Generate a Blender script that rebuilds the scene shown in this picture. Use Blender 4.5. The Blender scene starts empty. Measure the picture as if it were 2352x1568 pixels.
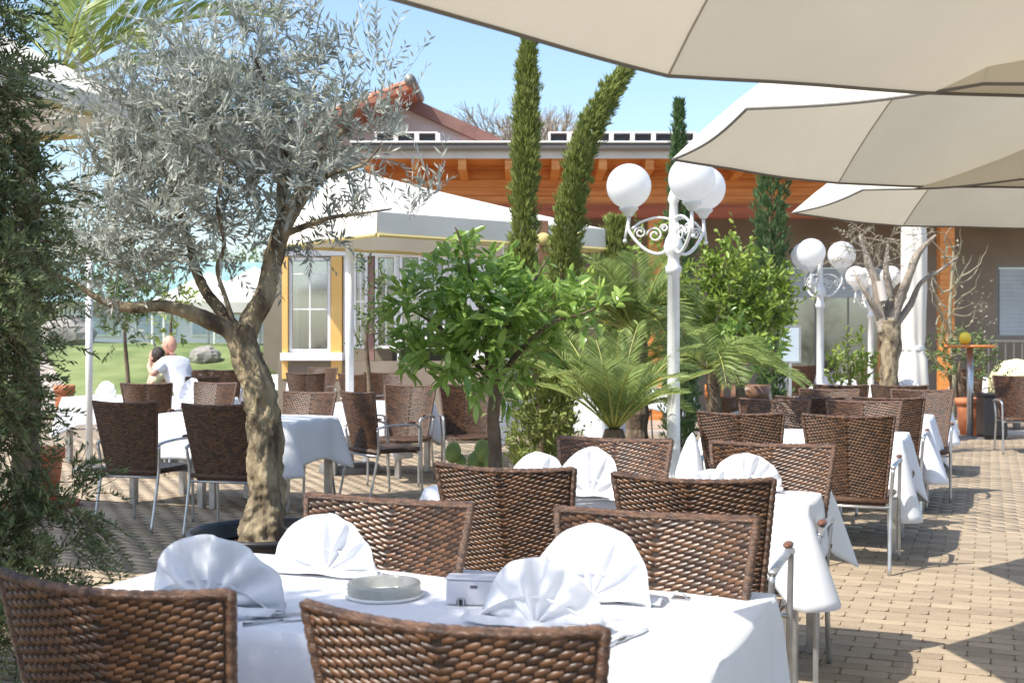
import bpy, math, random
import numpy as np
from mathutils import Vector, Matrix, noise

random.seed(7)
RNG = np.random.default_rng(11)
S = bpy.context.scene
COL = S.collection
R = math.radians
PI = math.pi

# ------------------------------------------------------------------ camera, sky, sun, exposure
CAM_H = 1.42
FPX = 2750.0                      # focal length in units where the frame is 2352 wide
cam = bpy.data.cameras.new('camera')
cam_o = bpy.data.objects.new('camera', cam)
COL.objects.link(cam_o)
cam_o.location = (0, 0, CAM_H)
cam_o.rotation_euler = (R(90), 0, 0)
cam.lens = 36 * FPX / 2352
cam.sensor_width = 36
cam.shift_y = -0.0017
cam.clip_end = 3000
cam.dof.use_dof = True
cam.dof.focus_distance = 5.2
cam.dof.aperture_fstop = 6.3
S.camera = cam_o
S.render.resolution_x, S.render.resolution_y = 1024, 682

SUN_EL = 53.0
SH = Vector((0.85, 0.53, 0)).normalized()          # where shadows fall
world = bpy.data.worlds.new('World')
S.world = world
world.use_nodes = True
nt = world.node_tree
bgn = nt.nodes['Background']
sky = nt.nodes.new('ShaderNodeTexSky')
sky.sky_type = 'NISHITA'
sky.sun_disc = False
sky.sun_elevation = R(SUN_EL)
# towards the sun = -SH ; Nishita: rotation 0 is +Y, clockwise seen from above
sky.sun_rotation = math.atan2(-SH.x, -SH.y)
sky.air_density = 1.15
sky.dust_density = 1.6
sky.ozone_density = 3.0
nt.links.new(sky.outputs[0], bgn.inputs[0])
bgn.inputs[1].default_value = 0.15
sun = bpy.data.lights.new('sun', 'SUN')
sun.energy = 3.8
sun.angle = R(0.5)
sun.color = (1.0, 0.95, 0.86)
sun_o = bpy.data.objects.new('sun', sun)
COL.objects.link(sun_o)
ce, se = math.cos(R(SUN_EL)), math.sin(R(SUN_EL))
sun_o.rotation_euler = Vector((SH.x * ce, SH.y * ce, -se)).to_track_quat('-Z', 'Y').to_euler()
S.view_settings.view_transform = 'Standard'
S.view_settings.look = 'None'
S.view_settings.gamma = 1
S.view_settings.use_curve_mapping = False
S.view_settings.exposure = 0.84

# ------------------------------------------------------------------ coordinates
def pt(u, v, Y):
    return Vector(((u - 1176) / FPX * Y, Y, CAM_H - (v - 780) / FPX * Y))
def at(u, v, z):
    Y = FPX * (CAM_H - z) / (v - 780)
    return Vector(((u - 1176) / FPX * Y, Y, z))
ROT = R(-21.8)
E2 = Vector((math.cos(ROT), math.sin(ROT), 0))
DD = Vector((-math.sin(ROT), math.cos(ROT), 0))
def loc2(x, y, z=0):
    p = E2 * x + DD * y
    return Vector((p.x, p.y, z))

# ------------------------------------------------------------------ materials
def _nodes(name):
    m = bpy.data.materials.new(name)
    m.use_nodes = True
    n = m.node_tree.nodes
    return m, n, m.node_tree.links, n['Principled BSDF'], n['Material Output']

def M(name, col, rough=0.6, metal=0.0, col2=None, scale=8.0, detail=4, bump=0.0, bscale=None,
      island=False, spec=0.5, stretch=(1, 1, 1), trans=0.0, coat=0.0, ramp=(0.35, 0.65), tcol=None):
    m, n, L, b, out = _nodes(name)
    b.inputs['Roughness'].default_value = rough
    b.inputs['Metallic'].default_value = metal
    b.inputs['Specular IOR Level'].default_value = spec
    b.inputs['Coat Weight'].default_value = coat
    tc = n.new('ShaderNodeTexCoord')
    mp = n.new('ShaderNodeMapping')
    mp.inputs['Scale'].default_value = stretch
    L.new(tc.outputs['Object'], mp.inputs[0])
    csock = None
    if col2 is not None:
        nz = n.new('ShaderNodeTexNoise')
        nz.inputs['Scale'].default_value = scale
        nz.inputs['Detail'].default_value = detail
        L.new(mp.outputs[0], nz.inputs['Vector'])
        fac = nz.outputs['Fac']
        rp = n.new('ShaderNodeMapRange')
        rp.inputs[1].default_value, rp.inputs[2].default_value = ramp
        L.new(fac, rp.inputs[0])
        fac = rp.outputs[0]
        if island:
            g = n.new('ShaderNodeNewGeometry')
            oi = n.new('ShaderNodeObjectInfo')
            ad = n.new('ShaderNodeMath'); ad.operation = 'ADD'
            L.new(g.outputs['Random Per Island'], ad.inputs[0]); L.new(oi.outputs['Random'], ad.inputs[1])
            fr = n.new('ShaderNodeMath'); fr.operation = 'FRACT'
            L.new(ad.outputs[0], fr.inputs[0])
            mx = n.new('ShaderNodeMix')
            mx.inputs[0].default_value = 0.65
            L.new(fac, mx.inputs[2]); L.new(fr.outputs[0], mx.inputs[3])
            fac = mx.outputs[0]
        mix = n.new('ShaderNodeMix'); mix.data_type = 'RGBA'
        mix.inputs[6].default_value = (*col, 1); mix.inputs[7].default_value = (*col2, 1)
        L.new(fac, mix.inputs[0])
        csock = mix.outputs[2]
        L.new(csock, b.inputs['Base Color'])
    else:
        b.inputs['Base Color'].default_value = (*col, 1)
    if bump:
        bn = n.new('ShaderNodeTexNoise')
        bn.inputs['Scale'].default_value = bscale or scale * 4
        bn.inputs['Detail'].default_value = 5
        L.new(mp.outputs[0], bn.inputs['Vector'])
        bp = n.new('ShaderNodeBump')
        bp.inputs['Strength'].default_value = min(1.0, bump)
        bp.inputs['Distance'].default_value = 0.02
        L.new(bn.outputs['Fac'], bp.inputs['Height'])
        L.new(bp.outputs[0], b.inputs['Normal'])
    if trans:
        tr = n.new('ShaderNodeBsdfTranslucent')
        if tcol: tr.inputs[0].default_value = (*tcol, 1)
        elif csock is not None: L.new(csock, tr.inputs[0])
        else: tr.inputs[0].default_value = (*col, 1)
        ms = n.new('ShaderNodeMixShader')
        ms.inputs[0].default_value = trans
        L.new(b.outputs[0], ms.inputs[1]); L.new(tr.outputs[0], ms.inputs[2])
        L.new(ms.outputs[0], out.inputs[0])
    return m

m_rattan = M('rattan', (0.016, 0.008, 0.005), 0.36, col2=(0.175, 0.080, 0.034), scale=60, island=True, spec=0.5, ramp=(0.3, 0.8))
m_rattan_rim = M('rattan_rim', (0.045, 0.02, 0.011), 0.34, col2=(0.17, 0.085, 0.045), scale=30, stretch=(1, 1, 3), bump=0.5, bscale=120, spec=0.6)
m_core = M('rattan_core', (0.02, 0.011, 0.007), 0.6)
m_seat = M('woven_seat', (0.03, 0.018, 0.012), 0.5, col2=(0.12, 0.06, 0.035), scale=90, bump=0.8, bscale=110)
m_alu = M('aluminium', (0.55, 0.56, 0.57), 0.35, 0.75, col2=(0.42, 0.42, 0.42), scale=12)
m_pad = M('brown_pad', (0.16, 0.07, 0.04), 0.4)
m_cloth = M('table_linen', (0.80, 0.81, 0.84), 0.85, col2=(0.76, 0.775, 0.81), scale=5, bump=0.12, bscale=260, trans=0.06)
m_napkin = M('napkin_linen', (0.81, 0.82, 0.84), 0.85, col2=(0.77, 0.78, 0.815), scale=14, bump=0.08, bscale=300, trans=0.14)
m_canopy = M('parasol_canvas', (0.75, 0.715, 0.62), 0.85, col2=(0.69, 0.655, 0.56), scale=3, bump=0.35, bscale=9, trans=0.26, tcol=(0.66, 0.61, 0.49))
m_canopyW = M('white_canvas', (0.80, 0.77, 0.70), 0.85, col2=(0.74, 0.71, 0.64), scale=2, bump=0.1, bscale=40, trans=0.15)
m_hem = M('grey_hem', (0.17, 0.16, 0.145), 0.8)
m_seam = M('canvas_seam', (0.36, 0.32, 0.25), 0.9)
m_yellow_trim = M('yellow_trim', (0.62, 0.50, 0.20), 0.8)
m_white = M('white_paint', (0.80, 0.80, 0.79), 0.4, col2=(0.70, 0.70, 0.68), scale=9, bump=0.1, bscale=60)
m_globe = M('opal_glass', (0.90, 0.90, 0.89), 0.15, spec=0.5, trans=0.5)
m_bark = M('olive_bark', (0.085, 0.062, 0.04), 0.9, ramp=(0.38, 0.60), col2=(0.36, 0.29, 0.18), scale=11, detail=8, bump=1.0, bscale=30, stretch=(1, 1, 0.45))
m_bark2 = M('brown_bark', (0.09, 0.06, 0.04), 0.9, col2=(0.2, 0.15, 0.1), scale=14, bump=1.0, bscale=40, stretch=(1, 1, 0.4))
m_barkgrey = M('grey_bark', (0.22, 0.18, 0.14), 0.9, col2=(0.4, 0.34, 0.27), scale=10, bump=1.0, bscale=40, stretch=(1, 1, 0.4))
def leafmat(name, a, b, tr=0.3, rough=0.5, spec=0.4):
    return M(name, a, rough, col2=b, scale=1.6, island=True, trans=tr, spec=spec, ramp=(0.3, 0.7))
m_olive = leafmat('olive_leaf', (0.23, 0.255, 0.20), (0.58, 0.60, 0.55), 0.28, 0.6, 0.3)
m_conifer = leafmat('conifer_leaf', (0.06, 0.085, 0.035), (0.30, 0.36, 0.16), 0.2, 0.6)
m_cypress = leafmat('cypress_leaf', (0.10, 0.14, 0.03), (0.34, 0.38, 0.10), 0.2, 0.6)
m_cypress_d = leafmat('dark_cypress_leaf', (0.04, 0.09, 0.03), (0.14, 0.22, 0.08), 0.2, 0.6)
m_citrus = leafmat('citrus_leaf', (0.12, 0.25, 0.04), (0.48, 0.64, 0.16), 0.45, 0.28, 0.6)
m_bush = leafmat('bush_leaf', (0.11, 0.19, 0.03), (0.38, 0.48, 0.09), 0.35, 0.4)
m_palm = leafmat('palm_leaf', (0.16, 0.24, 0.06), (0.44, 0.52, 0.18), 0.4, 0.4)
m_rachis = M('palm_rachis', (0.38, 0.40, 0.10), 0.5)
m_dry = leafmat('dry_twig_leaf', (0.22, 0.2, 0.13), (0.42, 0.40, 0.28), 0.2)
m_farleaf = leafmat('far_leaf', (0.06, 0.10, 0.035), (0.2, 0.28, 0.09), 0.25)
m_cactus = M('cactus_pad', (0.09, 0.17, 0.05), 0.45, col2=(0.30, 0.36, 0.10), scale=6, bump=0.3, bscale=60)
m_terracotta = M('terracotta', (0.40, 0.13, 0.055), 0.75, col2=(0.50, 0.19, 0.09), scale=7, bump=0.3, bscale=60)
m_brownpot = M('brown_glaze', (0.16, 0.075, 0.045), 0.35, col2=(0.24, 0.13, 0.08), scale=5)
m_black = M('black_plastic', (0.02, 0.02, 0.022), 0.4)
m_soil = M('soil', (0.07, 0.045, 0.03), 1.0, col2=(0.16, 0.09, 0.05), scale=30, bump=1, bscale=60)
m_redbark = M('bark_chips', (0.18, 0.08, 0.03), 0.95, col2=(0.42, 0.22, 0.10), scale=30, island=True)
m_paver = M('paver', (0.27, 0.205, 0.14), 0.85, col2=(0.46, 0.365, 0.25), scale=2.2, detail=7, island=True, bump=0.5, bscale=90)
m_joint = M('joint_sand', (0.23, 0.18, 0.13), 1.0, col2=(0.31, 0.245, 0.18), scale=20)
m_farpave = M('far_paving', (0.33, 0.25, 0.19), 0.9, col2=(0.45, 0.35, 0.27), scale=3, bump=0.3)
m_ground = M('earth', (0.18, 0.15, 0.10), 1.0, col2=(0.26, 0.23, 0.15), scale=0.5)
m_lawn = M('lawn_grass', (0.10, 0.15, 0.04), 1.0, col2=(0.23, 0.27, 0.10), scale=0.9, detail=9, bump=1, bscale=40)
m_gpath = M('garden_path_gravel', (0.30, 0.25, 0.21), 0.9, col2=(0.42, 0.36, 0.31), scale=6, bump=0.4)
m_path = M('pale_path', (0.52, 0.47, 0.42), 0.9, col2=(0.62, 0.57, 0.52), scale=2)
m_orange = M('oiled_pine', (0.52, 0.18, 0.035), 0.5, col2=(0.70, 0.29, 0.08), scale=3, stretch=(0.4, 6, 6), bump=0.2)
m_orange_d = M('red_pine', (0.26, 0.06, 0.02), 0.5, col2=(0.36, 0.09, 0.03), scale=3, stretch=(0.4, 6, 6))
m_yellowwall = M('yellow_timber', (0.72, 0.43, 0.12), 0.6, col2=(0.76, 0.49, 0.16), scale=3)
m_wall = M('brown_grey_plaster', (0.205, 0.17, 0.13), 0.9, col2=(0.26, 0.22, 0.17), scale=1.2, bump=0.2)
m_whitewall = M('white_render', (0.72, 0.71, 0.72), 0.9, col2=(0.66, 0.65, 0.66), scale=1.5, bump=0.2)
m_fascia = M('brown_fascia', (0.22, 0.12, 0.10), 0.6, col2=(0.28, 0.16, 0.13), scale=4)
m_tile = M('clay_tile', (0.34, 0.11, 0.06), 0.75, col2=(0.56, 0.26, 0.16), scale=3, island=True, bump=0.3)
m_gutter = M('pale_gutter', (0.72, 0.72, 0.70), 0.35)
m_greymetal = M('grey_metal', (0.20, 0.19, 0.18), 0.5, 0.3)
m_blind = M('blue_blind', (0.36, 0.42, 0.47), 0.6, col2=(0.44, 0.50, 0.55), scale=2)
m_teal = M('teal_roof', (0.20, 0.33, 0.32), 0.5, col2=(0.27, 0.40, 0.38), scale=1)
m_stone = M('boulder', (0.22, 0.20, 0.18), 0.9, col2=(0.38, 0.35, 0.31), scale=3, bump=0.7)
m_skin = M('skin', (0.56, 0.30, 0.21), 0.55, col2=(0.62, 0.34, 0.25), scale=8)
m_shirt = M('white_shirt', (0.76, 0.77, 0.80), 0.9, bump=0.5, bscale=9, col2=(0.72, 0.74, 0.78), scale=4)
m_hair = M('dark_hair', (0.03, 0.018, 0.012), 0.5, bump=0.8, bscale=60)
m_dark = M('dark_cloth', (0.04, 0.035, 0.035), 0.8)
m_steel = M('cutlery_steel', (0.5, 0.51, 0.53), 0.25, 0.9)
m_box = M('card_box', (0.62, 0.62, 0.66), 0.5, col2=(0.56, 0.56, 0.60), scale=10)
m_mark = M('print_mark', (0.10, 0.07, 0.12), 0.6)
m_lemon = M('lemon', (0.78, 0.60, 0.05), 0.45, bump=0.3, bscale=80)
m_orange_tray = M('orange_top', (0.58, 0.20, 0.05), 0.5)
m_palecloth = M('pale_yellow_cloth', (0.72, 0.70, 0.42), 0.85, col2=(0.66, 0.64, 0.38), scale=5)

def glassmat(name, tint, rough=0.04, alpha=0.5):
    m, n, L, b, out = _nodes(name)
    gl = n.new('ShaderNodeBsdfGlossy'); gl.inputs[0].default_value = (0.9, 0.92, 0.95, 1); gl.inputs['Roughness'].default_value = rough
    tr = n.new('ShaderNodeBsdfTransparent'); tr.inputs[0].default_value = (*tint, 1)
    ms = n.new('ShaderNodeMixShader'); ms.inputs[0].default_value = alpha
    L.new(tr.outputs[0], ms.inputs[1]); L.new(gl.outputs[0], ms.inputs[2]); L.new(ms.outputs[0], out.inputs[0])
    return m
m_pane = glassmat('window_glass', (0.55, 0.68, 0.66), 0.08, 0.42)
m_glass = M('clear_glass', (0.50, 0.50, 0.46), 0.15, trans=0.55, tcol=(0.75, 0.75, 0.70), spec=0.8, col2=(0.62, 0.62, 0.58), scale=60)

# ------------------------------------------------------------------ mesh building
class MB:
    def __init__(s): s.v = []; s.f = []
    def add(s, vs, fs):
        o = len(s.v); s.v += [tuple(p) for p in vs]; s.f += [tuple(i + o for i in f) for f in fs]; return s
    def box(s, x0, x1, y0, y1, z0, z1):
        return s.add([(x0,y0,z0),(x1,y0,z0),(x1,y1,z0),(x0,y1,z0),(x0,y0,z1),(x1,y0,z1),(x1,y1,z1),(x0,y1,z1)],
                     [(0,3,2,1),(4,5,6,7),(0,1,5,4),(1,2,6,5),(2,3,7,6),(3,0,4,7)])
    def tube(s, pts, rad, n=8, cap=True, sx=1.0, sy=1.0):
        pts = [Vector(p) for p in pts]
        if not hasattr(rad, '__len__'): rad = [rad] * len(pts)
        o = len(s.v); up = None
        for i, p in enumerate(pts):
            t = (pts[min(i+1, len(pts)-1)] - pts[max(i-1, 0)])
            t = t.normalized() if t.length > 1e-9 else Vector((0,0,1))
            if up is None: up = Vector((1,0,0)) if abs(t.x) < 0.8 else Vector((0,1,0))
            a = (up - t * up.dot(t))
            a = a.normalized() if a.length > 1e-6 else t.orthogonal().normalized()
            b = t.cross(a); up = a
            for k in range(n):
                an = 2*PI*k/n
                s.v.append(tuple(p + (a*math.cos(an)*sx + b*math.sin(an)*sy) * rad[i]))
        for i in range(len(pts)-1):
            for k in range(n):
                k2 = (k+1) % n
                s.f.append((o+i*n+k, o+i*n+k2, o+(i+1)*n+k2, o+(i+1)*n+k))
        if cap:
            s.f.append(tuple(o+k for k in range(n))[::-1]); s.f.append(tuple(o+(len(pts)-1)*n+k for k in range(n)))
        return s
    def lathe(s, prof, n=24, c=(0,0,0), sx=1, sy=1):
        o = len(s.v)
        for r, z in prof:
            for k in range(n):
                a = 2*PI*k/n; s.v.append((c[0]+r*math.cos(a)*sx, c[1]+r*math.sin(a)*sy, c[2]+z))
        for i in range(len(prof)-1):
            for k in range(n):
                k2 = (k+1) % n
                s.f.append((o+i*n+k, o+i*n+k2, o+(i+1)*n+k2, o+(i+1)*n+k))
        return s
    def ball(s, c, r, n=12, m=8, sx=1, sy=1, sz=1):
        prof = [(max(1e-4, r*math.sin(PI*i/m)), -r*math.cos(PI*i/m)*sz) for i in range(m+1)]
        return s.lathe(prof, n, c, sx, sy)
    def mesh(s, name, mat=None, smooth=False):
        me = bpy.data.meshes.new(name); me.from_pydata(s.v, [], s.f); me.update()
        if mat: me.materials.append(mat)
        if smooth: me.polygons.foreach_set('use_smooth', [True]*len(me.polygons))
        return me

def npmesh(name, V, Fc, mat, smooth=False):
    k = Fc.shape[1]
    me = bpy.data.meshes.new(name)
    me.vertices.add(len(V)); me.vertices.foreach_set('co', V.astype(np.float32).ravel())
    me.loops.add(len(Fc)*k); me.loops.foreach_set('vertex_index', Fc.astype(np.int32).ravel())
    me.polygons.add(len(Fc)); me.polygons.foreach_set('loop_start', np.arange(0, len(Fc)*k, k, dtype=np.int32))
    me.update(calc_edges=True)
    me.materials.append(mat)
    if smooth: me.polygons.foreach_set('use_smooth', [True]*len(me.polygons))
    return me

def obj(name, src, mat=None, parent=None, smooth=False, offset=True, bevel=0):
    me = src.mesh(name, mat, smooth) if isinstance(src, MB) else src
    o = bpy.data.objects.new(name, me); COL.objects.link(o)
    if parent is not None: o.parent = parent
    if bevel:
        b = o.modifiers.new('bevel', 'BEVEL'); b.width = bevel; b.segments = 2; b.limit_method = 'ANGLE'
    return o
def thing(name, label, cat, loc=(0,0,0), rz=0, group=None):
    o = bpy.data.objects.new(name, None); COL.objects.link(o)
    o.location = loc; o.rotation_euler = (0, 0, rz); o.empty_display_size = 0.1
    o['label'] = label; o['category'] = cat
    if group: o['group'] = group
    return o
def tag(o, label, cat, group=None):
    o['label'] = label; o['category'] = cat
    if group: o['group'] = group
    return o
def struct(o): o['kind'] = 'structure'; return o
def stuff(o): o['kind'] = 'stuff'; return o
def dup(root, loc, rz, label, group=None):
    r = root.copy(); COL.objects.link(r); r.location = loc; r.rotation_euler = (0, 0, rz); r['label'] = label
    if group: r['group'] = group
    for ch in list(root.children):
        c = ch.copy(); COL.objects.link(c); c.parent = r
        for g in list(ch.children):
            d = g.copy(); COL.objects.link(d); d.parent = c
    return r
def shift(o, base):            # mesh modelled in world space, parented to an unrotated empty at base
    o.location = -Vector(base); return o

def spline(pts, k=6):
    pts = [Vector(p) for p in pts]; out = []
    P = [pts[0]] + pts + [pts[-1]]
    for i in range(1, len(P)-2):
        for j in range(k):
            t = j / k
            out.append(0.5*((2*P[i]) + (-P[i-1]+P[i+1])*t + (2*P[i-1]-5*P[i]+4*P[i+1]-P[i+2])*t*t + (-P[i-1]+3*P[i]-3*P[i+1]+P[i+2])*t**3))
    out.append(pts[-1]); return out
def lerpn(a, n):
    return list(np.interp(np.linspace(0, len(a)-1, n), range(len(a)), a))

# leaves: P base points (n,3), T directions (n,3), L lengths, W widths
def leafmesh(name, P, T, L, W, mat, fold=0.0, droop=0.0):
    n = len(P)
    T = T / (np.linalg.norm(T, axis=1, keepdims=True) + 1e-9)
    rnd = RNG.normal(size=(n, 3))
    Sd = np.cross(T, rnd); Sd /= (np.linalg.norm(Sd, axis=1, keepdims=True) + 1e-9)
    N = np.cross(Sd, T)
    L = np.broadcast_to(L, (n,))[:, None]; W = np.broadcast_to(W, (n,))[:, None]
    if not fold:
        V = np.stack([P, P + T*L*0.45 + Sd*W*0.5, P + T*L - np.array([0, 0, 1])*L*droop, P + T*L*0.45 - Sd*W*0.5], 1).reshape(-1, 3)
        F = (np.arange(n)[:, None]*4 + np.arange(4)[None, :])
        return npmesh(name, V, F, mat)
    tip = P + T*L - np.array([0, 0, 1])*L*droop
    m1 = P + T*L*0.35 - N*W*0.0; m2 = P + T*L*0.7 - np.array([0, 0, 1])*L*droop*0.4
    up = N*W*fold
    V = np.stack([P, m1, m2, tip, P+T*L*0.3+Sd*W*0.46+up, P+T*L*0.68+Sd*W*0.4+up-np.array([0,0,1])*L*droop*0.4,
                  P+T*L*0.3-Sd*W*0.46+up, P+T*L*0.68-Sd*W*0.4+up-np.array([0,0,1])*L*droop*0.4], 1).reshape(-1, 3)
    base = np.array([[0,1,4,4],[1,2,5,4],[2,3,5,5],[0,6,1,1],[1,6,7,2],[2,7,3,3]])
    # use triangles
    tri = np.array([[0,1,4],[1,2,5],[1,5,4],[2,3,5],[0,6,1],[1,6,7],[1,7,2],[2,7,3]])
    F = (np.arange(n)[:, None, None]*8 + tri[None]).reshape(-1, 3)
    return npmesh(name, V, F, mat, True)

def unit(n):
    v = RNG.normal(size=(n, 3)); return v / np.linalg.norm(v, axis=1, keepdims=True)

def twigs(blobs, per_m3, length, nleaf, up=0.3, out=0.7, jitter=0.5, shell=0.0, droop=0.0, minn=3):
    """returns leaf base points and directions along twigs scattered through blobs (cx,cy,cz,rx,ry,rz), plus twig lines"""
    Ps, Ts, lines = [], [], []
    for (cx, cy, cz, rx, ry, rz) in blobs:
        n = max(minn, int(per_m3 * 4.19 * rx*ry*rz))
        d = unit(n); r = RNG.random(n) ** (1/3.0)
        if shell: r = shell + (1-shell)*r
        p0 = np.array([cx, cy, cz]) + d * r[:, None] * np.array([rx, ry, rz])
        dr = d*out + unit(n)*jitter + np.array([0, 0, up]); dr /= np.linalg.norm(dr, axis=1, keepdims=True)
        ln = length * (0.6 + 0.8*RNG.random(n))
        for i in range(n):
            t = np.linspace(0.1, 1, nleaf)
            side = np.cross(dr[i], RNG.normal(size=3)); side /= np.linalg.norm(side) + 1e-9
            bend = RNG.normal(size=3)*0.25*ln[i]
            pts = p0[i] + dr[i]*ln[i]*t[:, None] + bend*(t[:, None]**2) - np.array([0,0,1])*droop*ln[i]*(t[:, None]**2)
            sg = np.where(np.arange(nleaf) % 2, 1.0, -1.0)[:, None]
            tt = dr[i]*0.9 + side*sg*0.8 + RNG.normal(size=(nleaf, 3))*0.25
            Ps.append(pts); Ts.append(tt); lines.append((p0[i], pts[-1]))
    return np.concatenate(Ps), np.concatenate(Ts), lines

def twiglines(mb, lines, r=0.002):
    for a, b in lines:
        mb.tube([a, (Vector(a)+Vector(b))/2, b], [r, r*0.7, r*0.3], 3, cap=False)

# ------------------------------------------------------------------ ground
g = MB().box(-300, 300, -60, 600, -1.0, -0.06)
struct(obj('ground', g, m_ground))
def poly_slab(pts, z0, z1):
    mb = MB(); n = len(pts)
    mb.add([(x, y, z0) for x, y in pts] + [(x, y, z1) for x, y in pts],
           [tuple(range(n))[::-1], tuple(range(n, 2*n))] + [(i, (i+1) % n, n+(i+1) % n, n+i) for i in range(n)])
    return mb
terrace = struct(obj('terrace_paving', poly_slab([(-16, -6), (16, -6), (16, 18.0), (-4.5, 18.0), (-4.5, 21.4), (-20, 21.4)], -0.055, -0.009), m_joint))
def lawn_z(x, y):
    t = max(0, min(1, (y-20.8)/8.0)); e = max(0, min(1, (-4.6-x)/0.8))
    return 0.02 + 1.28*t*t*(3-2*t)*e + 0.03*math.sin(x*1.3)*math.sin(y*.9)*t
def terrain(x0, x1, y0, y1, nx, ny, mat, name, lift=0.0, shape=None):
    mb = MB()
    for j in range(ny+1):
        for i in range(nx+1):
            x, y = x0+(x1-x0)*i/nx, y0+(y1-y0)*j/ny
            if shape: x, y = shape(i/nx, j/ny)
            mb.v.append((x, y, lawn_z(x, y)+lift))
    for j in range(ny):
        for i in range(nx): mb.f.append((j*(nx+1)+i, j*(nx+1)+i+1, (j+1)*(nx+1)+i+1, (j+1)*(nx+1)+i))
    return struct(obj(name, mb, mat, smooth=True))
terrain(-40, -4.35, 21.3, 60, 90, 110, m_lawn, 'lawn')
terrain(0, 1, 0, 1, 10, 80, m_gpath, 'garden_path', 0.03, lambda s_, t: (-8.6 - 3.4*math.sin(t*2.6) - 3.0*t + 1.1*s_, 21.5 + 20*t))
struct(obj('courtyard', poly_slab([(-4.45, 18.05), (30, 18.05), (30, 40), (-3, 40)], -0.05, -0.004), m_farpave))
kerb = struct(obj('kerb', MB().box(-4.45, 16, 18.0, 18.12, -0.02, 0.05), m_path))

# pavers: 20 x 10 cm running bond, long side along E2, corners clipped
PL, PW, GAP, CH = 0.2, 0.1, 0.006, 0.013
def paver_verts(z=0.0):
    a, b = PL/2-GAP/2, PW/2-GAP/2
    o = [(-a+CH,-b),(a-CH,-b),(a,-b+CH),(a,b-CH),(a-CH,b),(-a+CH,b),(-a,b-CH),(-a,-b+CH)]
    return np.array([(x, y, z-0.02) for x, y in o] + [(x, y, z) for x, y in o])
PV = paver_verts()
cells = []
for j in range(10, 205):
    for i in range(-60, 50):
        lx = i*PL + (PL/2 if j % 2 else 0); ly = j*PW
        X = E2.x*lx + DD.x*ly; Y = E2.y*lx + DD.y*ly
        if not (3.6 < Y < 17.9) or not (-0.46*Y-0.3 < X < 0.46*Y+0.35): continue
        cells.append((X, Y, lx, ly))
pick = sorted([c for c in cells if c[0]/c[1] > 0.235 and c[1] > 4.7 and c[0]/c[1] < 0.45], key=lambda c: c[1])[:300]
pset = set((round(c[2], 3), round(c[3], 3)) for c in pick)
pm = []
for k in range(4):
    mb = MB(); vv = PV.copy(); vv[8:, 2] += RNG.normal(size=8)*0.0006
    mb.add(vv, [tuple(range(8, 16))] + [(q, (q+1) % 8, 8+(q+1) % 8, 8+q) for q in range(8)])
    pm.append(mb.mesh('paver', m_paver))
for c in pick:
    o = obj('paver', random.choice(pm), parent=terrace)
    o.location = (c[0], c[1], random.uniform(-0.0015, 0.0015)); o.rotation_euler = (random.uniform(-.004,.004), random.uniform(-.004,.004), ROT)
rest = [c for c in cells if (round(c[2], 3), round(c[3], 3)) not in pset]
n = len(rest); cs, sn = math.cos(ROT), math.sin(ROT)
rv = np.stack([PV[:, 0]*cs - PV[:, 1]*sn, PV[:, 0]*sn + PV[:, 1]*cs, PV[:, 2]], 1)
allv = rv[None] + np.array([(c[0], c[1], random.uniform(-0.0015, 0.0015)) for c in rest])[:, None, :]
quads = np.array([[q, (q+1) % 8, 8+(q+1) % 8, 8+q] for q in range(8)] + [[8,9,14,15],[9,10,13,14],[10,11,12,13]])
Fq = (np.arange(n)[:, None, None]*16 + quads[None]).reshape(-1, 4)
o = obj('paver_field', npmesh('paver_field', allv.reshape(-1, 3), Fq, m_paver), parent=terrace); stuff(o)
# outer terrace where the joints can no longer be seen stays a plain slab

# ------------------------------------------------------------------ main restaurant building (right and centre)
BY = 20.0
b = thing('restaurant_building', 'long low restaurant with orange timber eaves, pale gutter and shaded brown wall behind the terrace', 'building', (3, 23, 0))
bb = Vector((3, 23, 0))
def bpart(name, mb, mat, parent=b, **k):
    o = obj(name, mb, mat, parent, **k)
    if parent is b: shift(o, bb)
    return o
ZG = 4.66
XL, XR = -2.6, 13.0
# rear wall with openings
def wall_open(x0, x1, z0, z1, y0, y1, holes):
    mb = MB(); xs = sorted({x0, x1, *[h[0] for h in holes], *[h[1] for h in holes]}); zs = sorted({z0, z1, *[h[2] for h in holes], *[h[3] for h in holes]})
    for i in range(len(xs)-1):
        for j in range(len(zs)-1):
            cx, cz = (xs[i]+xs[i+1])/2, (zs[j]+zs[j+1])/2
            if any(h[0] < cx < h[1] and h[2] < cz < h[3] for h in holes): continue
            mb.box(xs[i], xs[i+1], y0, y1, zs[j], zs[j+1])
    return mb
holesR = [(5.15, 7.15, 0.55, 2.86), (9.3, 11.4, 1.45, 2.86), (1.7, 3.6, 0.3, 2.6)]
bpart('wall', wall_open(XL+0.3, XR, -0.05, 4.3, 23.0, 23.25, holesR), m_wall)
bpart('rear_wall', MB().box(XL+0.3, XR, 27.5, 27.7, -0.05, 3.3), m_wall)
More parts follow.
